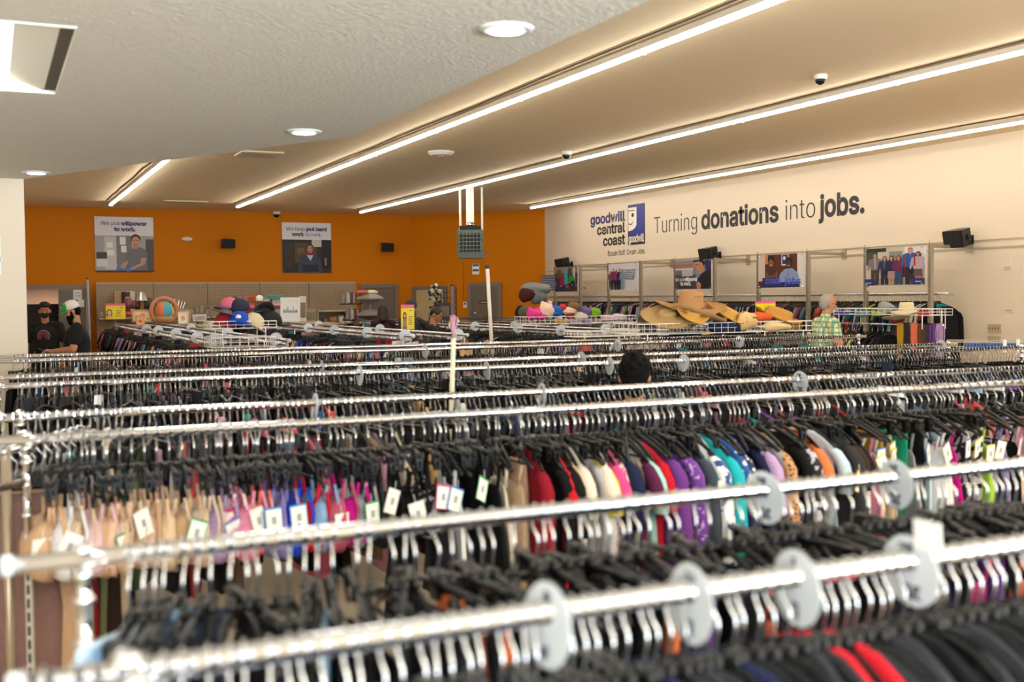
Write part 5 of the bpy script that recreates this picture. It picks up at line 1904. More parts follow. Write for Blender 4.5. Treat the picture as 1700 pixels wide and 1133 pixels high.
# plush toys and knitted hats, mid shop basket
cbm = lambda px, py, dy=.25: at_y(px, py, 15.0 + dy)
for i, (px, py, r, c, nm, cat, lab) in enumerate((
    (886, 522, (.13, .1, .09), '#ea3a94', 'plush_toy', 'plush toy', 'hot pink plush toy in the mid shop basket'),
    (899, 526, (.10, .09, .06), '#e23a8a', 'plush_toy', 'plush toy', 'second hot pink plush toy, lying lower in the basket'),
    (907, 517, (.13, .1, .14), '#e9cdb8', 'plush_toy', 'plush toy', 'cream pointed plush toy in the mid shop basket'),
    (921, 517, (.12, .1, .10), '#1f62b4', 'knitted_hat', 'knitted hat', 'blue knitted hat in the mid shop basket'),
    (934, 511, (.06, .06, .05), '#d82c38', 'plush_toy', 'plush toy', 'small red plush ball on the blue knitted hat'),
    (944, 516, (.12, .1, .06), '#ecc8ae', 'knitted_hat', 'knitted hat', 'pale peach hat with dark underside in the mid shop basket'),
    (952, 509, (.11, .1, .07), '#7a5c3a', 'plush_toy', 'plush toy', 'brown furry plush on the basket pile'),
    (946, 526, (.07, .06, .04), '#c03048', 'knitted_hat', 'knitted hat', 'red and white patterned hat in the mid shop basket'),
    (963, 525, (.12, .1, .07), '#d8d6c8', 'knitted_hat', 'knitted hat', 'cream knitted hat with white rim in the basket'),
    (972, 518, (.10, .09, .08), '#6f5c90', 'knitted_hat', 'knitted hat', 'purple and black knitted hat in the basket'),
    (987, 519, (.10, .09, .08), '#7cae2c', 'knitted_hat', 'knitted hat', 'lime green knitted hat in the mid shop basket'),
    (1009, 529, (.15, .1, .05), '#d5b8c8', 'baby_hat', 'baby hat', 'pale pink printed baby hat in the basket'),
    (1026, 527, (.12, .1, .06), '#cfc6d8', 'baby_hat', 'baby hat', 'lilac and white baby hat at the far basket end'),
    (931, 533, (.13, .06, .03), '#e5a72e', 'knitted_hat', 'knitted hat', 'yellow knitted hat low in the basket'),
    (911, 530, (.05, .05, .04), '#2ba890', 'plush_toy', 'plush toy', 'turquoise plush low in the basket'),
    (953, 536, (.11, .06, .04), '#b8a8c0', 'baby_hat', 'baby hat', 'pale lilac baby hat low in the basket'),
    (974, 533, (.08, .06, .05), '#8f98c8', 'baby_hat', 'baby hat', 'periwinkle baby hat low in the basket'),
)):
    ears = []
    if 'plush' in nm:
        e = MB().ell((-r[0] * .5, 0, r[2] * .9), (r[0] * .25,) * 3, 8, 6).ell((r[0] * .5, 0, r[2] * .9), (r[0] * .25,) * 3, 8, 6)
        ears = [('ear', e, mat('soft_' + c.strip('#'), c, .9))]
    else:
        e = MB().lathe([(r[0] * .98, -r[2] * .6), (r[0] * 1.05, -r[2] * .4), (r[0] * 1.02, -r[2] * .15), (r[0] * .9, -r[2] * .1)], 16, sy=.85)
        ears = [('hem', e, mat('soft_' + c.strip('#'), c, .9))]
    soft(nm, lab, cat, cbm(px, py), r, c, seed=40 + i, parts=ears)
hat('sun_bonnet', 'cream bonnet with soft brim on the basket near the older man', at_x(1505, 517, 11.0), .10, .12, .20, '#e6d6ac', curl=-.02, tilt=(R(0), R(0), 0))
hat('straw_hat', 'pale woven hat lying flat beside the cream bonnet', at_x(1490, 526, 11.0), .09, .03, .20, '#b9a68c', curl=.0, tilt=(R(-12), 0, 0))
soft('plush_hat', 'grey speckled hat behind the cream bonnet', 'hat', at_x(1470, 512, 11.1), (.10, .12, .09), '#9a9aa0', seed=71)
soft('scarf_bundle', 'lime and black scarf bundle in the basket near the older man', 'scarf', at_x(1458, 522, 11.0), (.08, .12, .03), '#9fc02c', seed=72)
soft('scarf_bundle', 'turquoise cloth bundle in the basket nearer the older man', 'scarf', at_x(1432, 522, 11.0), (.08, .18, .035), '#5a8f9c', seed=73)
soft('scarf_bundle', 'royal blue cloth bundle beside the older man in the basket', 'scarf', at_x(1395, 521, 11.0), (.08, .14, .04), '#2646a8', seed=74)
soft('scarf_bundle', 'red cloth bundle at the far end of the bonnet basket', 'scarf', at_x(1533, 521, 11.0), (.06, .10, .04), '#b52a3c', seed=75)

# ---- short coat rail near the older man
CX, CZ = 10.95, 1.40
cy0, cy1 = at_x(1568, 537, CX).y, at_x(1372, 537, CX).y
t = thing('coat_rail', 'short chrome rail of coats and scarves near the older man', 'clothes rail', (CX, cy0, 0))
MB().tube([(0, 0, CZ), (0, cy1 - cy0, CZ)], .015, 10).build('rail', CHROME, t, True)
for yy in (.05, cy1 - cy0 - .05):
    MB().tube([(0, yy, 0), (0, yy, 1.6)], .0125, 8).build('post', CHROME, t, True)
for i, (px, kind, c, lab) in enumerate((
    (1392, 'jacket', 'black', 'black jacket beside the older man on the coat rail'), (1398, 'jacket', 'charcoal', 'charcoal jacket beside the older man on the coat rail'), (1408, 'jacket', 'brown', 'brown coat with white tag on the short coat rail'), (1418, 'jacket', 'mustard', 'olive brown coat on the short coat rail'), (1426, 'jacket', 'brown', 'tan brown coat between olive coat and lime garment'),
    (1434, 'jacket', 'lime', 'lime green garment on the short coat rail'), (1440, 'jacket', 'charcoal', 'charcoal coat after the lime garment'), (1448, 'jacket', 'black', 'black coat in the middle of the short coat rail'), (1457, 'jacket', 'black', 'black coat next to the middle one on the coat rail'), (1466, 'jacket', 'dark grey', 'dark coat before the mustard scarf'), (1476, 'jacket', 'black', 'black coat touching the mustard scarf'),
    (1496, 'scarf', 'mustard', 'mustard yellow scarf folded over the coat rail'), (1507, 'scarf', 'charcoal', 'charcoal scarf behind the mustard one'), (1519, 'scarf', 'coral', 'coral scarf folded over the coat rail'), (1531, 'scarf', 'brown', 'brown patterned scarf next to the coral one'), (1539, 'scarf', 'plum', 'plum scarf in the row of scarves'), (1544, 'scarf', 'slate', 'slate scarf between plum and orchid scarves'), (1551, 'scarf', 'violet', 'orchid purple scarf folded over the coat rail'), (1560, 'scarf', 'lilac', 'pale lilac floral scarf at the rail end'))):
    p = at_x(px, 540, CX)
    if kind == 'jacket':
        g = garment('jacket', c, CX, p.y, CZ, R(90) + rnd.uniform(-.3, .1), 'plain' if c == 'brown' and px == 1408 else None, seed=500 + i)
        tag(g, lab, 'coat', 'coats on the short coat rail')
        hanger('shirt', CX, p.y, CZ, R(90), 'black hanger on the short coat rail near the older man', 'hangers on the short coat rail')
    else:
        b = MB()
        wdt = .055
        for (xx) in (-.02, .02):
            vs, fs = [], []
            for q in range(9):
                for j in range(9):
                    yy = -wdt + 2 * wdt * j / 8
                    vs.append((xx + .008 * math.sin(j * 1.9 + i), yy * (1 + .15 * math.sin(q)), .012 - q * .075))
            fs = [(q * 9 + j, q * 9 + j + 1, (q + 1) * 9 + j + 1, (q + 1) * 9 + j) for q in range(8) for j in range(8)]
            b.raw(vs, fs)
        b.box((0, 0, .02), (.045, 2 * wdt, .012))
        o = b.build('hanging_scarf', CLOTH, None, True)
        o.modifiers.new('thick', 'SOLIDIFY').thickness = .01
        o.color = hx(PAL[c])
        o.location = (CX, p.y, CZ)
        tag(o, lab, 'scarf', 'scarves on the coat rail')
# black garment closing the wall rail
g = garment('jacket', 'black', WX, WY0 + .02, WZ, R(90), seed=777)
g.scale = (1.3, 1.1, 1.25)
tag(g, 'long black top closing the end of the wall rail', 'top')

# ================================================================ PEOPLE
SKIN = mat('skin', '#bd886a', .55, spec=.3)
SKIN2 = mat('skin_tan', '#a8714f', .55, spec=.3)
HAIRB = mat('hair_black', '#0b0909', .85, bump=.8, bscale=140, spec=.15)
HAIRN = mat('hair_brown', '#4a2a1a', .5, bump=.5, bscale=100)
HAIRG = mat('hair_grey', '#a39c94', .7, bump=.5, bscale=100)


def plaid():
    m = bpy.data.materials.new('plaid')
    m.use_nodes = True
    nt = m.node_tree
    b = nt.nodes['Principled BSDF']
    b.inputs['Roughness'].default_value = .9
    tc = nt.nodes.new('ShaderNodeTexCoord')
    cur = None
    for (dirn, sc_, thr, colr, src0, fac) in (('X', 5.2, .62, '#3c8f72', '#dfe6d2', .75), ('Z', 5.2, .62, '#3c8f72', None, .75), ('X', 10.4, .90, '#e4d98a', None, .8), ('Z', 10.4, .90, '#e4d98a', None, .8), ('Y', 5.2, .7, '#3c8f72', None, .5)):
        t = nt.nodes.new('ShaderNodeTexWave')
        t.bands_direction = dirn
        t.inputs['Scale'].default_value = sc_
        nt.links.new(tc.outputs['Object'], t.inputs['Vector'])
        g = nt.nodes.new('ShaderNodeMath')
        g.operation = 'GREATER_THAN'
        g.inputs[1].default_value = thr
        nt.links.new(t.outputs['Fac'], g.inputs[0])
        g2 = nt.nodes.new('ShaderNodeMath')
        g2.operation = 'MULTIPLY'
        g2.inputs[1].default_value = fac
        nt.links.new(g.outputs[0], g2.inputs[0])
        mx = nt.nodes.new('ShaderNodeMix')
        mx.data_type = 'RGBA'
        nt.links.new(g2.outputs[0], mx.inputs['Factor'])
        if cur is None:
            mx.inputs['A'].default_value = hx(src0)
        else:
            nt.links.new(cur, mx.inputs['A'])
        mx.inputs['B'].default_value = hx(colr)
        cur = mx.outputs['Result']
    nt.links.new(cur, b.inputs['Base Color'])
    return m


def fuse(b, name, m, parent, voxel=.009, smooth=3):
    o = b.build(name, m, parent, True)
    r = o.modifiers.new('fuse', 'REMESH')
    r.mode = 'VOXEL'
    r.voxel_size = voxel
    r.use_smooth_shade = True
    if smooth:
        s = o.modifiers.new('soften', 'SMOOTH')
        s.factor = .5
        s.iterations = smooth
    return o


def hand(b, wrist, direction, up, curl=.5, s=1.0, side=1):
    """palm and five fingers; direction = pointing way, up = back of the hand"""
    d, u = Vector(direction).normalized(), Vector(up).normalized()
    u = (u - d * u.dot(d)).normalized()
    sd = d.cross(u) * side
    w_ = Vector(wrist)
    for k in range(4):
        off = (k - 1.5) * .019 * s
        kn = w_ + d * .085 * s + sd * off
        b.cap(w_ + d * .01 * s + sd * off * .6, kn, .015 * s, .012 * s, 8)
        L = (.038, .044, .041, .032)[k] * s
        c1 = curl
        d1 = (d * math.cos(c1) - u * math.sin(c1))
        d2 = (d * math.cos(2 * c1) - u * math.sin(2 * c1))
        p1 = kn + d1 * L
        p2 = p1 + d2 * L * .85
        b.cap(kn, p1, .0105 * s, .0095 * s, 8)
        b.cap(p1, p2, .0095 * s, .008 * s, 8)
    t0 = w_ + d * .025 * s - sd * .03 * s
    t1 = t0 + (d * .6 - sd * .7 - u * .3).normalized() * .038 * s
    t2 = t1 + (d * .9 - u * .4).normalized() * .032 * s
    b.cap(w_ + d * .01, t0, .016 * s, .015 * s, 8)
    b.cap(t0, t1, .014 * s, .011 * s, 8)
    b.cap(t1, t2, .011 * s, .009 * s, 8)


def person(label, loc, heading, H, skin, shirt_m, pants_m, pose, fat=1.0, sleeve=.5, hair=None, hair_style='short', head_tilt=0.0, head_turn=0.0, extras=None, collar=False):
    """heading: world direction faced. local: +Y forward, +X right, z up, built for 1.75 m"""
    a = math.atan2(heading[1], heading[0]) - math.pi / 2
    root = thing('person', label, 'person', loc, a)
    k = H / 1.75
    root.scale = (k, k, k)
    b = MB()
    # trunk
    b.ell((0, 0, .98), (.155 * fat, .11 * fat, .13), 16, 10)
    b.cap((0, 0, 1.0), (0, .0, 1.22), .115 * fat, .125 * fat, 16)
    b.ell((0, .0, 1.28), (.165 * fat, .11 * fat, .16), 16, 10)
    b.cap((-.12, 0, 1.40), (.12, 0, 1.40), .06, .06)
    b.cap((0, -.01, 1.38), (0, .012, 1.54), .062, .055)
    hm = Matrix.Translation((0, .012, 1.54)) @ Matrix.Rotation(head_turn, 4, 'Z') @ Matrix.Rotation(-head_tilt, 4, 'X')
    hb = MB()
    hb.ell((0, .0, .115), (.074, .092, .098), 20, 14)
    hb.ell((0, .022, .065), (.058, .066, .075), 16, 10)
    hb.ell((0, .060, .018), (.026, .024, .022), 10, 8)
    hb.cap((0, .088, .095), (0, .108, .068), .011, .014, 8)
    hb.ell((0, .084, .040), (.024, .014, .012), 10, 6)
    for s in (-1, 1):
        hb.ell((s * (.090 if hair_style == 'thick' else .077), -.006, .078), (.014, .020, .032), 10, 8)
        hb.ell((s * .032, .080, .117), (.024, .012, .009), 8, 6)
        hb.ell((s * .040, .066, .075), (.022, .02, .02), 8, 6)
    for i, v in enumerate(hb.v):
        hb.v[i] = tuple(hm @ Vector(v))
    b.raw(hb.v, hb.f)
    # legs
    for s in (-1, 1):
        b.cap((s * .085, 0, .92), (s * .095, .02, .50), .088, .058, 14)
        b.cap((s * .095, .02, .50), (s * .10, -.02, .10), .056, .036, 14)
        b.cap((s * .10, -.04, .04), (s * .11, .12, .035), .038, .034, 10)
    arms = {}
    for s, key in ((-1, 'L'), (1, 'R')):
        sh = Vector((s * .185 * (1 + (fat - 1) * .6), 0, 1.40))
        el, wr = Vector(pose[key][0]), Vector(pose[key][1])
        arms[key] = (sh, el, wr)
        b.cap(sh, el, .050 * fat, .040 * fat, 12)
        b.cap(el, wr, .040 * fat, .026, 12)
        dd_ = (wr - el).normalized()
        hand(b, wr, pose[key][2] if len(pose[key]) > 2 else dd_, pose[key][3] if len(pose[key]) > 3 else (0, 0, 1), .5, 1.0, s)
    fuse(b, 'body', skin, root, .008, 2)
    # shirt
    c = MB()
    c.ell((0, 0, .93), (.175 * fat, .128 * fat, .10), 16, 10)
    c.cap((0, 0, .98), (0, 0, 1.22), .135 * fat, .142 * fat, 16)
    c.ell((0, 0, 1.28), (.180 * fat, .125 * fat, .165), 18, 12)
    c.cap((-.13, -.003, 1.405), (.13, -.003, 1.405), .068, .068)
    if collar:
        c.cap((0, -.012, 1.43), (0, .0, 1.475), .075, .068)
    for key, s in (('L', -1), ('R', 1)):
        sh, el, wr = arms[key]
        if sleeve <= 1:
            e = sh.lerp(el, sleeve)
            c.cap(sh, e, .068 * fat, .062 * fat, 12)
        else:
            c.cap(sh, el, .064 * fat, .052 * fat, 12)
            c.cap(el, el.lerp(wr, sleeve - 1), .052 * fat, .038, 12)
    fuse(c, 'shirt', shirt_m, root, .010, 4)
    c = MB()
    c.ell((0, 0, .93), (.165 * fat, .12 * fat, .12), 16, 10)
    for s in (-1, 1):
        c.cap((s * .085, 0, .88), (s * .095, .02, .50), .10, .075, 12)
        c.cap((s * .095, .02, .50), (s * .10, -.02, .12), .074, .065, 12)
    fuse(c, 'trousers', pants_m, root, .014, 2)
    for s in (-1, 1):
        b = MB().cap((s * .10, -.05, .045), (s * .112, .14, .04), .045, .04, 10)
        b.build('shoe', mat('shoe_dark', '#1a1818', .6), root, True)

    def headpart(name, mb, m, voxel=None, sm=2):
        mb.v = [tuple(hm @ Vector(v)) for v in mb.v]
        if voxel:
            return fuse(mb, name, m, root, voxel, sm)
        return mb.build(name, m, root, True)

    e = MB()
    for s in (-1, 1):
        e.ell((s * .031, .084, .100), (.011, .006, .006), 8, 6)
    headpart('eyes', e, mat('eye_dark', '#1e1512', .3))
    e = MB().ell((0, .0935, .0405), (.021, .006, .006), 10, 6)
    headpart('lips', e, mat('lips', '#95503f', .5))
    if hair:
        e = MB()
        for s in (-1, 1):
            e.cap((s * .018, .090, .118), (s * .046, .080, .120), .0045, .004, 6)
        headpart('eyebrows', e, hair)
        e = MB()
        if hair_style == 'short':
            e.ell((0, -.012, .135), (.082, .094, .092), 20, 14)
            e.ell((0, -.045, .095), (.076, .062, .085), 16, 10)
        elif hair_style == 'thick':
            e.ell((0, -.016, .128), (.104, .116, .110), 20, 14)
            e.ell((0, -.055, .060), (.084, .062, .11), 16, 10)
            rr = random.Random(4)
            for q in range(90):
                aa, tt = rr.uniform(0, 6.28), rr.uniform(0, 1.5)
                e.ell((.100 * math.sin(tt) * math.cos(aa), -.02 + .112 * math.sin(tt) * math.sin(aa) - .005, .130 + .110 * math.cos(tt)), (.017, .017, .015), 6, 5)
        elif hair_style == 'sides':
            e.ell((0, -.030, .118), (.081, .076, .088), 20, 14)
            e.ell((0, -.055, .085), (.070, .05, .07), 16, 10)
        elif hair_style == 'bun':
            e.ell((0, -.012, .130), (.084, .096, .093), 20, 14)
            e.ell((0, -.055, .10), (.07, .05, .07), 16, 10)
            e.ell((0, -.055, .232), (.05, .05, .042), 16, 10)
        elif hair_style == 'long':
            e.ell((0, -.016, .130), (.092, .104, .098), 20, 14)
            e.cap((0, -.055, .12), (0, -.085, -.10), .085, .07, 16)
            for s in (-1, 1):
                e.cap((s * .06, -.02, .10), (s * .085, -.02, -.10), .045, .04, 12)
        headpart('hair', e, hair, .008, 2)
    if extras:
        extras(root, headpart)
    return root


DEN = mat('denim_dark', '#232a3a', .85)
BLT = mat('black_cotton', '#0c0c0e', .9, bump=.2, bscale=30)
feet = lambda p: (p.x, p.y, 0)


def capman(root, hp):
    e = MB().lathe([(.098, .115), (.100, .15), (.092, .19), (.066, .225), (.02, .243), (.002, .243)], 24, (0, -.005, 0), sx=.92, sy=1.08)
    hp('cap_crown', e, mat('cap_mesh_white', '#d9d6d2', .8))
    e = MB().ell((0, .055, .165), (.078, .062, .070), 20, 12)
    hp('cap_front', e, mat('cap_green', '#1f9a3d', .7))
    e = MB()
    vs, n = [], 12
    for q in range(n + 1):
        an = R(-75 + 150 * q / n)
        vs.append((math.sin(an) * .088, .02 + math.cos(an) * .085, .128))
    for q in range(n + 1):
        an = R(-75 + 150 * q / n)
        vs.append((math.sin(an) * .085, .075 + math.cos(an) * .115, .112 - .01 * abs(math.sin(an))))
    e.raw(vs, [(q, q + 1, n + 2 + q, n + 1 + q) for q in range(n)])
    o = hp('cap_visor', e, mat('cap_green', '#1f9a3d', .7))
    o.modifiers.new('thick', 'SOLIDIFY').thickness = .006
    e = MB().ell((0, .112, .175), (.022, .008, .026), 10, 8)
    hp('cap_emblem', e, mat('cap_mesh_white', '#d9d6d2', .8))
    e = MB().ell((0, .045, .022), (.060, .066, .052), 16, 10).ell((0, .066, -.035), (.048, .05, .06), 14, 10)
    for s in (-1, 1):
        e.cap((s * .066, .02, .085), (s * .058, .035, .01), .016, .02, 8)
    hp('beard', e, HAIRB, .008, 2)
    o = MB().box((-.02, .405, 1.135), (.075, .15, .010), rot=(R(35), 0, 0)).build('shirt_mark', mat('phone', '#23262c', .2), None)
    bpy.data.objects.remove(o)
    MB().lathe([(.037, -.012), (.040, -.008), (.040, .008), (.037, .012)], 16, (.045, .27, 1.075), rot=(R(80), 0, R(-25))).build('wristwatch', BLACKP, root, True)


pA = at_d(127, 540, 15.3)
hdA = Vector((-.93, .05, 0))
person('bearded man in green and white cap and black T-shirt looking at a phone', feet(pA), hdA, 1.80, SKIN, BLT, DEN,
       {'L': ((-.27, .05, 1.13), (-.05, .30, 1.10), (.3, .9, .15), (-.3, -.2, 1)), 'R': ((.27, .05, 1.11), (.05, .28, 1.08), (-.25, .9, .2), (.5, -.2, 1))},
       1.22, .62, HAIRB, 'short', R(22), 0, capman)
hA = hdA.normalized()
ph = Vector(feet(pA)) + hA * .43
t = thing('mobile_phone', 'dark mobile phone held by the man in the green cap', 'phone', (ph.x, ph.y, 1.145), math.atan2(hA.y, hA.x) - math.pi / 2)
t.rotation_euler[0] = R(25)
MB().box((0, 0, 0), (.072, .15, .009)).build('case', mat('phone', '#1b1d22', .3), t)
MB().box((0, 0, .005), (.064, .138, .002)).build('screen', mat('phone_screen', '#3c4450', .1), t)


def maskman(root, hp):
    e = MB().ell((0, .05, .035), (.060, .058, .050), 16, 10)
    hp('face_mask', e, mat('mask_black', '#101014', .8))
    e = MB().ell((0, .012, .175), (.080, .090, .055), 18, 10)
    hp('headband', e, mat('cloth_dark', '#1c1712', .8))
    for (r_o, c, yy) in ((.088, '#7b6f8a', .150), (.074, '#1a0d14', .154), (.066, '#7a2236', .158)):
        MB().lathe([(r_o, 0), (r_o * .98, .004)], 28, (0, yy - .012, 1.26), rot=(R(-90), 0, 0)).build('chest_emblem', mat('emb_' + c.strip('#'), c, .7), root)
    MB().box((-.015, .152, 1.26), (.018, .006, .07)).box((.02, .152, 1.255), (.022, .006, .05)).build('emblem_figure', mat('emb_fig', '#20101a', .7), root)


pB = at_d(75, 540, 17.0)
person('masked man in black T-shirt with round red chest emblem by the doorway', feet(pB), Vector((.0, -1, 0)) * .9 + Vector((-.2, 0, 0)), 1.79, SKIN2, BLT, BLT,
       {'L': ((-.27, -.02, 1.13), (-.27, .10, .90)), 'R': ((.27, -.02, 1.13), (.25, .12, .92))}, 1.1, .7, HAIRB, 'short', R(6), R(10), maskman)
# woman with a bun
pC = at_d(718, 540, 16.6)
person('woman with dark hair in a bun and black top, looking down between the racks', feet(pC), Vector((.80, -.60, 0)), 1.69, SKIN2, BLT, DEN,
       {'L': ((-.2, .12, 1.12), (-.05, .33, 1.05)), 'R': ((.2, .12, 1.12), (.05, .33, 1.05))}, 1.0, 1.9, mat('hair_darkbrown', '#24120d', .5, bump=.5, bscale=100), 'bun', R(28), 0, None)


def beanie(root, hp):
    e = MB().lathe([(.093, .10), (.098, .12), (.095, .17), (.07, .215), (.02, .235), (.002, .235)], 20, (0, -.005, 0), sx=.95, sy=1.08)
    hp('beanie', e, mat('beanie_grey', '#3d3d46', .9, bump=.3, bscale=80))


pD = at_d(681, 540, 19.5)
person('person in grey beanie and dark jacket behind the tall yellow sign, arm raised', feet(pD), Vector((.45, -.9, 0)), 1.76, SKIN, mat('jacket_dark', '#26262a', .8), DEN,
       {'L': ((-.36, .14, 1.28), (-.22, .30, 1.50)), 'R': ((.24, .1, 1.14), (.1, .33, 1.1))}, 1.15, 1.85, HAIRB, 'short', R(10), 0, beanie)
pE = at_d(636, 540, 21.5)
person('person with long dark hair and dark top browsing behind the grey carousel', feet(pE), Vector((.3, .95, 0)), 1.68, SKIN2, mat('wine_top', '#3a1620', .8), DEN,
       {'L': ((-.22, .1, 1.12), (-.1, .33, 1.05)), 'R': ((.22, .1, 1.12), (.1, .33, 1.05))}, 1.0, 1.7, mat('hair_darkbrown', '#24120d', .5), 'long', R(15), 0, None)
# black-haired shopper between the second and third rack
pF = at_d(1053, 600, 5.95)
person('shopper with thick black hair seen from behind, among the near racks', feet(pF), Vector((math.sin(R(32)), math.cos(R(32)), 0)), 1.475, SKIN, mat('shirt_print', '#23262f', .9), DEN,
       {'L': ((-.2, .12, 1.12), (-.05, .33, 1.05)), 'R': ((.2, .12, 1.12), (.05, .33, 1.05))}, 1.0, .6, HAIRB, 'thick', R(6), 0, None)
pG = at_d(1074, 560, 12.35)
person('woman with brown hair behind the straw hats, facing the cream wall', feet(pG), Vector((.1, .99, 0)), 1.62, SKIN, mat('top_cream', '#cdb9a8', .9), DEN,
       {'L': ((-.22, .1, 1.12), (-.1, .33, 1.05)), 'R': ((.22, .1, 1.12), (.1, .33, 1.05))}, 1.0, .3, HAIRN, 'long', R(10), R(20), None)


def oldman(root, hp):
    e = MB().ell((0, .075, .022), (.034, .030, .030), 14, 10)
    e.cap((-.028, .094, .054), (.028, .094, .054), .008, .008, 8)
    hp('goatee', e, mat('beard_white', '#c9c2b8', .8, bump=.5, bscale=120))
    e = MB()
    for s in (-1, 1):
        e.tube([(s * .032 + .023 * math.cos(R(q * 30)), .101, .098 + .016 * math.sin(R(q * 30))) for q in range(12)], .002, 5, closed=True)
        e.tube([(s * .055, .100, .102), (s * .078, .06, .100), (s * .082, -.01, .098)], .002, 5)
    e.tube([(-.010, .103, .102), (.010, .103, .102)], .002, 5)
    hp('glasses', e, mat('glasses_dark', '#2a2220', .3))


pH = at_d(1371, 540, 13.7)
person('older man with grey hair, glasses and goatee in a green plaid short-sleeved shirt', feet(pH), Vector((.95, -.30, 0)), 1.815, SKIN, plaid(), mat('khaki', '#7a6c55', .9),
       {'L': ((-.26, .02, 1.14), (-.2, .24, .98)), 'R': ((.27, .05, 1.13), (.22, .26, .99))}, 1.18, .50, HAIRG, 'sides', R(8), 0, oldman, True)

# ================================================================ POLES AND OTHER THINGS BETWEEN THE RACKS
p0, p1 = at_d(809, 445, 13.0), at_d(819, 575, 13.0)
t = thing('white_pole', 'tall slanting white pole rising between racks before the grey diagonal door', 'pole', p1)
v = p0 - p1
MB().tube([(0, 0, -.4), tuple(v)], .022, 10).build('shaft', mat('pole_white', '#d8cfc0', .5), t, True)
MB().lathe([(.023, -.01), (.023, .05), (.01, .06)], 12, tuple(v)).build('end_cap', mat('pole_cap', '#4a3a30', .5), t, True)
p0, p1 = at_d(753, 560, 5.95), at_d(744, 655, 5.95)
t = thing('duster_pole', 'cream square pole topped with a pink feather tuft, behind the second rack', 'pole', p1)
v = p0 - p1
MB().tube([(0, 0, -.5), tuple(v * .98)], [.016, .014], 8).build('shaft', mat('pole_cream', '#cfc8ae', .5), t, True)
b = MB()
rs = random.Random(8)
for q in range(26):
    a = rs.uniform(0, 6.28)
    b.tube([tuple(v * .97), tuple(v + Vector((math.cos(a) * .010, math.sin(a) * .010, .05))), tuple(v + Vector((math.cos(a) * .022 + .006, math.sin(a) * .022, .11 + rs.uniform(-.03, .01))))], [.004, .006, .002], 5)
b.build('feather_tuft', mat('feather_pink', '#b88a98', .9), t, True)
p0, p1 = at_d(145, 463, 20.0), at_d(150, 530, 20.0)
t = thing('grey_pole', 'thin grey pole standing beside the open doorway', 'pole', (p1.x, p1.y, 0))
MB().tube([(0, 0, 0), (p0.x - p1.x, p0.y - p1.y, p0.z)], .02, 8).build('shaft', mat('pole_grey', '#8c8c92', .4), t, True)
MB().ell((p0.x - p1.x, p0.y - p1.y, p0.z), (.025, .025, .025), 8, 6).build('end_cap', mat('pole_cap', '#4a3a30', .5), t, True)

# ---- framed pictures, basket and bric-a-brac on the shelf before the pegboard
YS = 23.2
za = at_y(300, 537.5, YS).z
pa, pb = at_y(190, 540, YS), at_y(352, 540, YS)
t = thing('display_shelf', 'white shelf ledge holding framed pictures and a round basket', 'shelf', ((pa.x + pb.x) / 2, YS, 0))
w_ = pb.x - pa.x
MB().box((0, 0, za - .02), (w_, .5, .03)).build('shelf', SHF, t)
for s in (-1, 1):
    for yy in (-.2, .2):
        MB().box((s * (w_ / 2 - .03), yy, (za - .035) / 2), (.03, .03, za - .035)).build('leg', SHF, t)


def pic(px0, px1, pyt, pyb, Y, fc, pc_, label, lean=-.12, art=None, nm='framed_picture'):
    a, c = at_y(px0, pyb, Y), at_y(px1, pyt, Y)
    w_, h_ = c.x - a.x, c.z - a.z
    t = thing(nm, label, 'picture', ((a.x + c.x) / 2, Y, a.z))
    t.rotation_euler = (lean, 0, 0)
    f = .12 * min(w_, h_)
    m = mat('frm_' + fc.strip('#'), fc, .45)
    b = MB().box((0, 0, f / 2), (w_, .03, f)).box((0, 0, h_ - f / 2), (w_, .03, f)).box((-w_ / 2 + f / 2, 0, h_ / 2), (f, .03, h_ - 2 * f)).box((w_ / 2 - f / 2, 0, h_ / 2), (f, .03, h_ - 2 * f))
    b.build('frame', m, t)
    MB().box((0, .004, h_ / 2), (w_ - f, .008, h_ - f)).build('print', mat('pr_' + pc_.strip('#'), pc_, .6), t)
    if art:
        b = MB()
        for i, (c4, pts) in enumerate(art):
            b.prism([((x - .5) * (w_ - 2 * f), f + y * (h_ - 2 * f)) for x, y in pts], (0, -.001 - .0006 * i, 0), X_, Z_, (0, -.0005, 0), 0, hx(c4))
        b.build('printed_picture', PRINT, t)
    return t


flower = [('#d87a2a', oval(.5, .55, .16, .2)), ('#8a3a1a', oval(.5, .55, .06, .08)), ('#e8b070', P_rect(.1, .1, .3, .4)), ('#d8a060', P_rect(.7, .1, .9, .35))]
pic(219, 254, 514, 536, YS, '#a8824e', '#e6cfa8', 'wooden framed picture of an orange flower, first on the shelf ledge', art=flower)
pic(286, 317, 514, 536, YS + .1, '#b08a52', '#c9c3b2', 'wooden framed picture behind the small pale card', art=[('#8f9a88', P_rect(.1, .1, .4, .9)), ('#e4dccb', P_rect(.45, .1, .9, .9))])
pic(296, 312, 518, 538, YS - .15, '#dcd6cc', '#efe8dd', 'small pale card with orange flower leaning on a frame', -.3, art=[('#e0a050', oval(.5, .5, .3, .3)), ('#d8d0a0', P_rect(.2, .1, .4, .4))])
pic(258, 283, 496, 513, YS + .45, '#2a201c', '#9a8a72', 'dark framed picture behind the round basket')
pic(226, 240, 523, 541, YS - .2, '#d89a6a', '#e8b48a', 'small orange print in front of the flower picture', art=[('#d85a2a', oval(.5, .4, .3, .2))])
p = at_y(273, 536, YS - .05)
t = thing('round_basket', 'round coral wicker basket holding a colourful ball, on the shelf ledge', 'basket', p)
MB().tube([(.25 * math.cos(R(q * 12)), 0, .24 + .25 * math.sin(R(q * 12))) for q in range(30)], .04, 8, closed=True).build('rim', mat('wicker_coral', '#c9855f', .8, bump=.5, bscale=40), t, True)
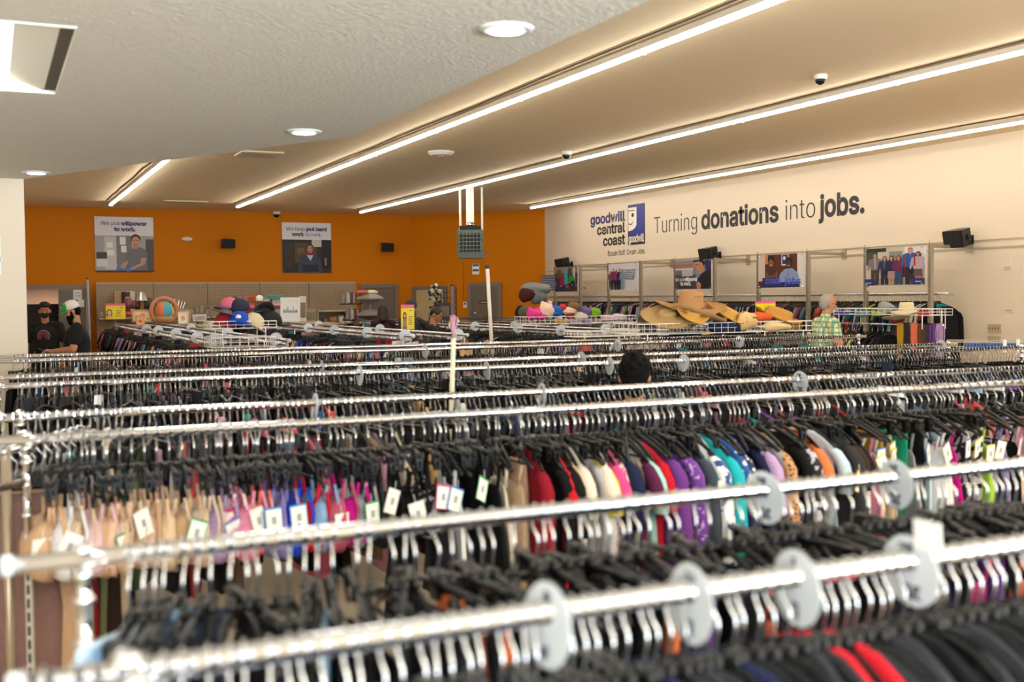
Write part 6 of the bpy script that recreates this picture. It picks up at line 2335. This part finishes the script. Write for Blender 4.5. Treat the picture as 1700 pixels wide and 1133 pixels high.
MB().lathe([(.12, 0), (.17, .02), (.19, .10), (.17, .12)], 20).build('bowl', mat('wicker_tan', '#b9895a', .8, bump=.5, bscale=40), t, True)
t = thing('beach_ball', 'colourful ball with white, green and orange patches inside the round basket', 'ball', (p.x, p.y, p.z + .24))
for q, c in enumerate(('#e8e4dc', '#e2a24a', '#7fae72', '#e07a4a', '#4aa8b8', '#e0cf7a')):
    vs = []
    for i in range(9):
        for j in range(5):
            th, phi = math.pi * i / 8, 2 * math.pi * (q + j / 4) / 6 + .4
            vs.append((.185 * math.sin(th) * math.cos(phi), .12 * math.sin(th) * math.sin(phi), .19 * math.cos(th)))
    fs = [(i * 5 + j, i * 5 + j + 1, (i + 1) * 5 + j + 1, (i + 1) * 5 + j) for i in range(8) for j in range(4)]
    MB().raw(vs, fs).build('panel', mat('ball_' + c.strip('#'), c, .5), t, True)
# tall things behind the pictures
YT = 24.0


def box_item(nm, cat, px0, px1, pyt, pyb, Y, c, label, part='front_print', pc_=None, rz=0.0, d=.12):
    a, q = at_y(px0, pyb, Y), at_y(px1, pyt, Y)
    t = thing(nm, label, cat, ((a.x + q.x) / 2, Y, a.z), rz)
    w_, h_ = q.x - a.x, q.z - a.z
    MB().box((0, 0, h_ / 2), (w_, d, h_)).build('body', mat('bi_' + c.strip('#'), c, .6), t)
    if pc_:
        MB().box((0, -d / 2 - .003, h_ * .45), (w_ * .8, .005, h_ * .6)).build(part, mat('bi_' + pc_.strip('#'), pc_, .6, vary=.3, bscale=15), t)
    return t


box_item('art_board', 'picture', 190, 206, 484, 516.5, YG - .25, '#b98f62', 'tan board standing behind the yellow sign by the doorway', pc_='#c4a078')
box_item('gift_box', 'box', 210, 223, 484, 516.5, YG - .25, '#d8ccc8', 'pale pink box standing behind the lamp shade', pc_='#e4dad4')
box_item('dark_frame', 'picture', 204, 214, 485, 516.5, YG - .38, '#4a3a34', 'dark framed print leaning against the pale pink box', pc_='#b8aca0', rz=.5)
for (px, py, r, h, c, lab) in ((213, 512, .10, .20, '#7a3a4a', 'plum glass vase in front of the pale pink box'), (222, 513, .07, .17, '#6a1f1f', 'dark red jug behind the flower picture'), (228, 514, .06, .16, '#1c1a18', 'black coffee tin behind the flower picture'), (243, 514, .07, .22, '#20242a', 'black bottle beside the lamp shade'), (249, 514, .06, .24, '#5a3a24', 'brown bottle beside the black bottle'), (214, 525, .10, .09, '#d8532a', 'orange bow ornament next to the yellow sign')):
    p = at_y(px, py, YT)
    jar(p.x, YT, p.z, r, h, mat('jar_' + c.strip('#'), c, .3), lab, 'vase', 'vase', grp=None)
p = at_y(236, 514, YT)
t = thing('table_lamp', 'small table lamp with silver cone shade behind the picture frames', 'lamp', p)
MB().lathe([(.09, 0), (.09, .015), (.06, .02), (.07, .17), (.03, .19)], 16).build('base', mat('lamp_wood', '#8a6238', .5), t, True)
MB().lathe([(.13, .18), (.12, .19), (.045, .36), (.04, .36)], 20).build('shade', mat('lamp_silver', '#c9c6c4', .3, .6), t, True)
for (px, c, lab, hh, dd2) in ((289, '#4a2c24', 'dark brown book leaning behind the wooden frames', .22, 0), (294, '#e0d6c4', 'cream book leaning behind the wooden frames', .18, .2), (298, '#7a3a30', 'brick red book leaning behind the wooden frames', .17, .3), (302, '#2c2c34', 'black book last in the leaning row', .16, .35)):
    p = at_y(px, 513, YT + .3)
    t = thing('book', lab, 'book', (p.x, YT + .3, p.z))
    t.rotation_euler = (0, dd2, 0)
    MB().box((0, 0, hh / 2), (.035, .16, hh)).build('cover', mat('bk_' + c.strip('#'), c, .6), t)
    MB().box((0, -.004, hh / 2), (.026, .158, hh - .012)).build('pages', TAG, t)
# magazines and boxes piled beside them
for i, (x0, x1, yt, yb, c, pc_, lab, rz) in enumerate((
    (319, 343, 522, 534, '#cfc3bd', '#a9a0a8', 'pale magazine lying askew beside the basket of caps', .3),
    (326, 345, 530, 540, '#4a3a4c', '#7a7a4c', 'dark magazine under the pale one by the caps', .2),
    (375, 392, 493, 503, '#2c2826', '#5c5a44', 'black framed box behind the caps', 0), (396, 410, 494, 506, '#7a6a9c', '#9aa8c8', 'blue and lilac toy box behind the caps', 0),
    (404, 424, 491, 500, '#d0622c', '#a84a24', 'orange box lid leaning behind the caps', .4), (402, 424, 499, 514, '#8c5c3a', '#c08a54', 'brown patterned box behind the caps', 0),
    (440, 470, 490, 497, '#3f9c92', '#3a8a80', 'teal box lying on top behind the prints', 0), (449, 465, 493, 510, '#b81f2c', '#e8d8d8', 'red box with white lettering in the bric-a-brac', .1),
    (440, 450, 494, 516, '#d8d2cc', '#c8c0c8', 'white booklet standing left of the red box', .1), (452, 466, 508, 530, '#5a5f70', '#b8bcc4', 'grey and silver case leaning on the white print', .5),
    (497, 507, 492, 534, '#d4cdc2', '#8a7a6c', 'white frame edge beside the large white print', 0), (505, 523, 513, 535, '#a39a7c', '#8f8a70', 'grey glass tank beside the white print', 0))):
    t = box_item('picture_box' if i > 1 else 'magazine', 'box' if i > 1 else 'magazine', x0, x1, yt, yb, 22.5 + .15 * i, c, lab, 'cover_print', pc_, rz, .10 if i > 1 else .04)
    if 'red box' in lab:
        a = at_y(451, 497.5, 22.5 + .15 * i - .06)
        text('lettering', 'START', (-.10, -.062, .12), X_, Z_, .07, TAG, t, .001)
p = at_y(431, 500, 22.6)
t = thing('lantern', 'white dome-topped lantern among the boxes behind the caps', 'lantern', p)
MB().lathe([(.07, 0), (.075, .02), (.075, .06), (.06, .10), (.02, .12)], 16).build('dome', WP, t, True)
MB().lathe([(.055, -.22), (.06, -.2), (.06, 0)], 14).build('body', mat('lantern_brown', '#6a4430', .5), t, True)
art = [('#3a3a3c', P_rect(.02, .36, .98, .375))]
rs = random.Random(14)
for k in range(16):
    x_ = .05 + k * .058
    art.append((rs.choice(['#3c3c40', '#6a6a70', '#8a8a90']), P_rect(x_, .37, x_ + rs.uniform(.02, .05), .40 + rs.uniform(.02, .28) * (1 if k % 3 else .6))))
pic(466, 497.5, 494, 535, 21.5, '#ece9e6', '#ece9e6', 'large white print of a grey city skyline among the bric-a-brac', 0, art, 'skyline_print')
t = thing('bric_a_brac_shelf', 'grey shelf carrying the boxes and prints behind the caps', 'shelf', (at_y(425, 535, 22.9).x, 22.9, 0))
zz = at_y(425, 536, 22.9).z
MB().box((0, 0, zz - .02), (2.75, 2.6, .03)).build('shelf', SHF, t)
for s in (-1, 1):
    MB().box((s * 1.3, 0, (zz - .035) / 2), (.03, 2.5, zz - .035)).build('side', SHF, t)

# ---- low white wire rack at the far right, beyond the third rack
p0, p1 = at_y(1572, 568, 8.9), at_y(1712, 573, 8.3)
t = thing('wire_rack', 'low white wire rack with blue packs beyond the far end of the third rack', 'wire rack', (p0.x, p0.y, 0))
z = p0.z
q = Vector((p1.x - p0.x, p1.y - p0.y, 0))
n = Vector((-q.y, q.x, 0)).normalized() * .5
b = MB().tube([(0, 0, z), tuple(q + Z_ * z), tuple(q + n + Z_ * z), tuple(n + Z_ * z)], .006, 6, closed=True)
WHITEW = mat('wire_grey', '#b5b0a6', .4)
b.build('top_rim', WHITEW, t)
b = MB().tube([(0, 0, z - .07), tuple(q + Z_ * (z - .07)), tuple(q + n + Z_ * (z - .07)), tuple(n + Z_ * (z - .07))], .005, 6, closed=True)
for k in range(26):
    s = q * (k / 25)
    b.tube([s + Z_ * z, s + Z_ * (z - .07)], .002, 4)
    b.tube([s + Z_ * (z - .07), s + n + Z_ * (z - .07)], .003, 4)
b.build('wire_lattice', WHITEW, t)
for s in (Vector((0, 0, 0)), q, n, q + n):
    MB().tube([s, s + Z_ * z], .012, 8).build('post', WHITEW, t)
for k in range(5):
    s = q * (.35 + .12 * k) + n * .4
    tag(MB().box((p0.x + s.x, p0.y + s.y, z - .045), (.11, .2, .05)).build('packet', mat('packet_blue', '#2f62b0', .5)), 'blue packet lying in the low white wire rack', 'packet', 'blue packets in the wire rack')
for k, (px, py) in enumerate(((1668, 572), (1690, 571))):
    p = at_y(px, py, 8.2)
    t = thing('price_stand', ['white upright card holder, nearer on the wire rack', 'white upright card holder, farther on the wire rack'][k], 'card holder', (p.x, 8.2, 0))
    MB().box((0, 0, p.z - .02), (.03, .02, .13)).build('card', TAG, t)
    MB().tube([(0, .02, 0), (0, .02, p.z - .06)], .006, 6).build('stem', WHITEW, t)
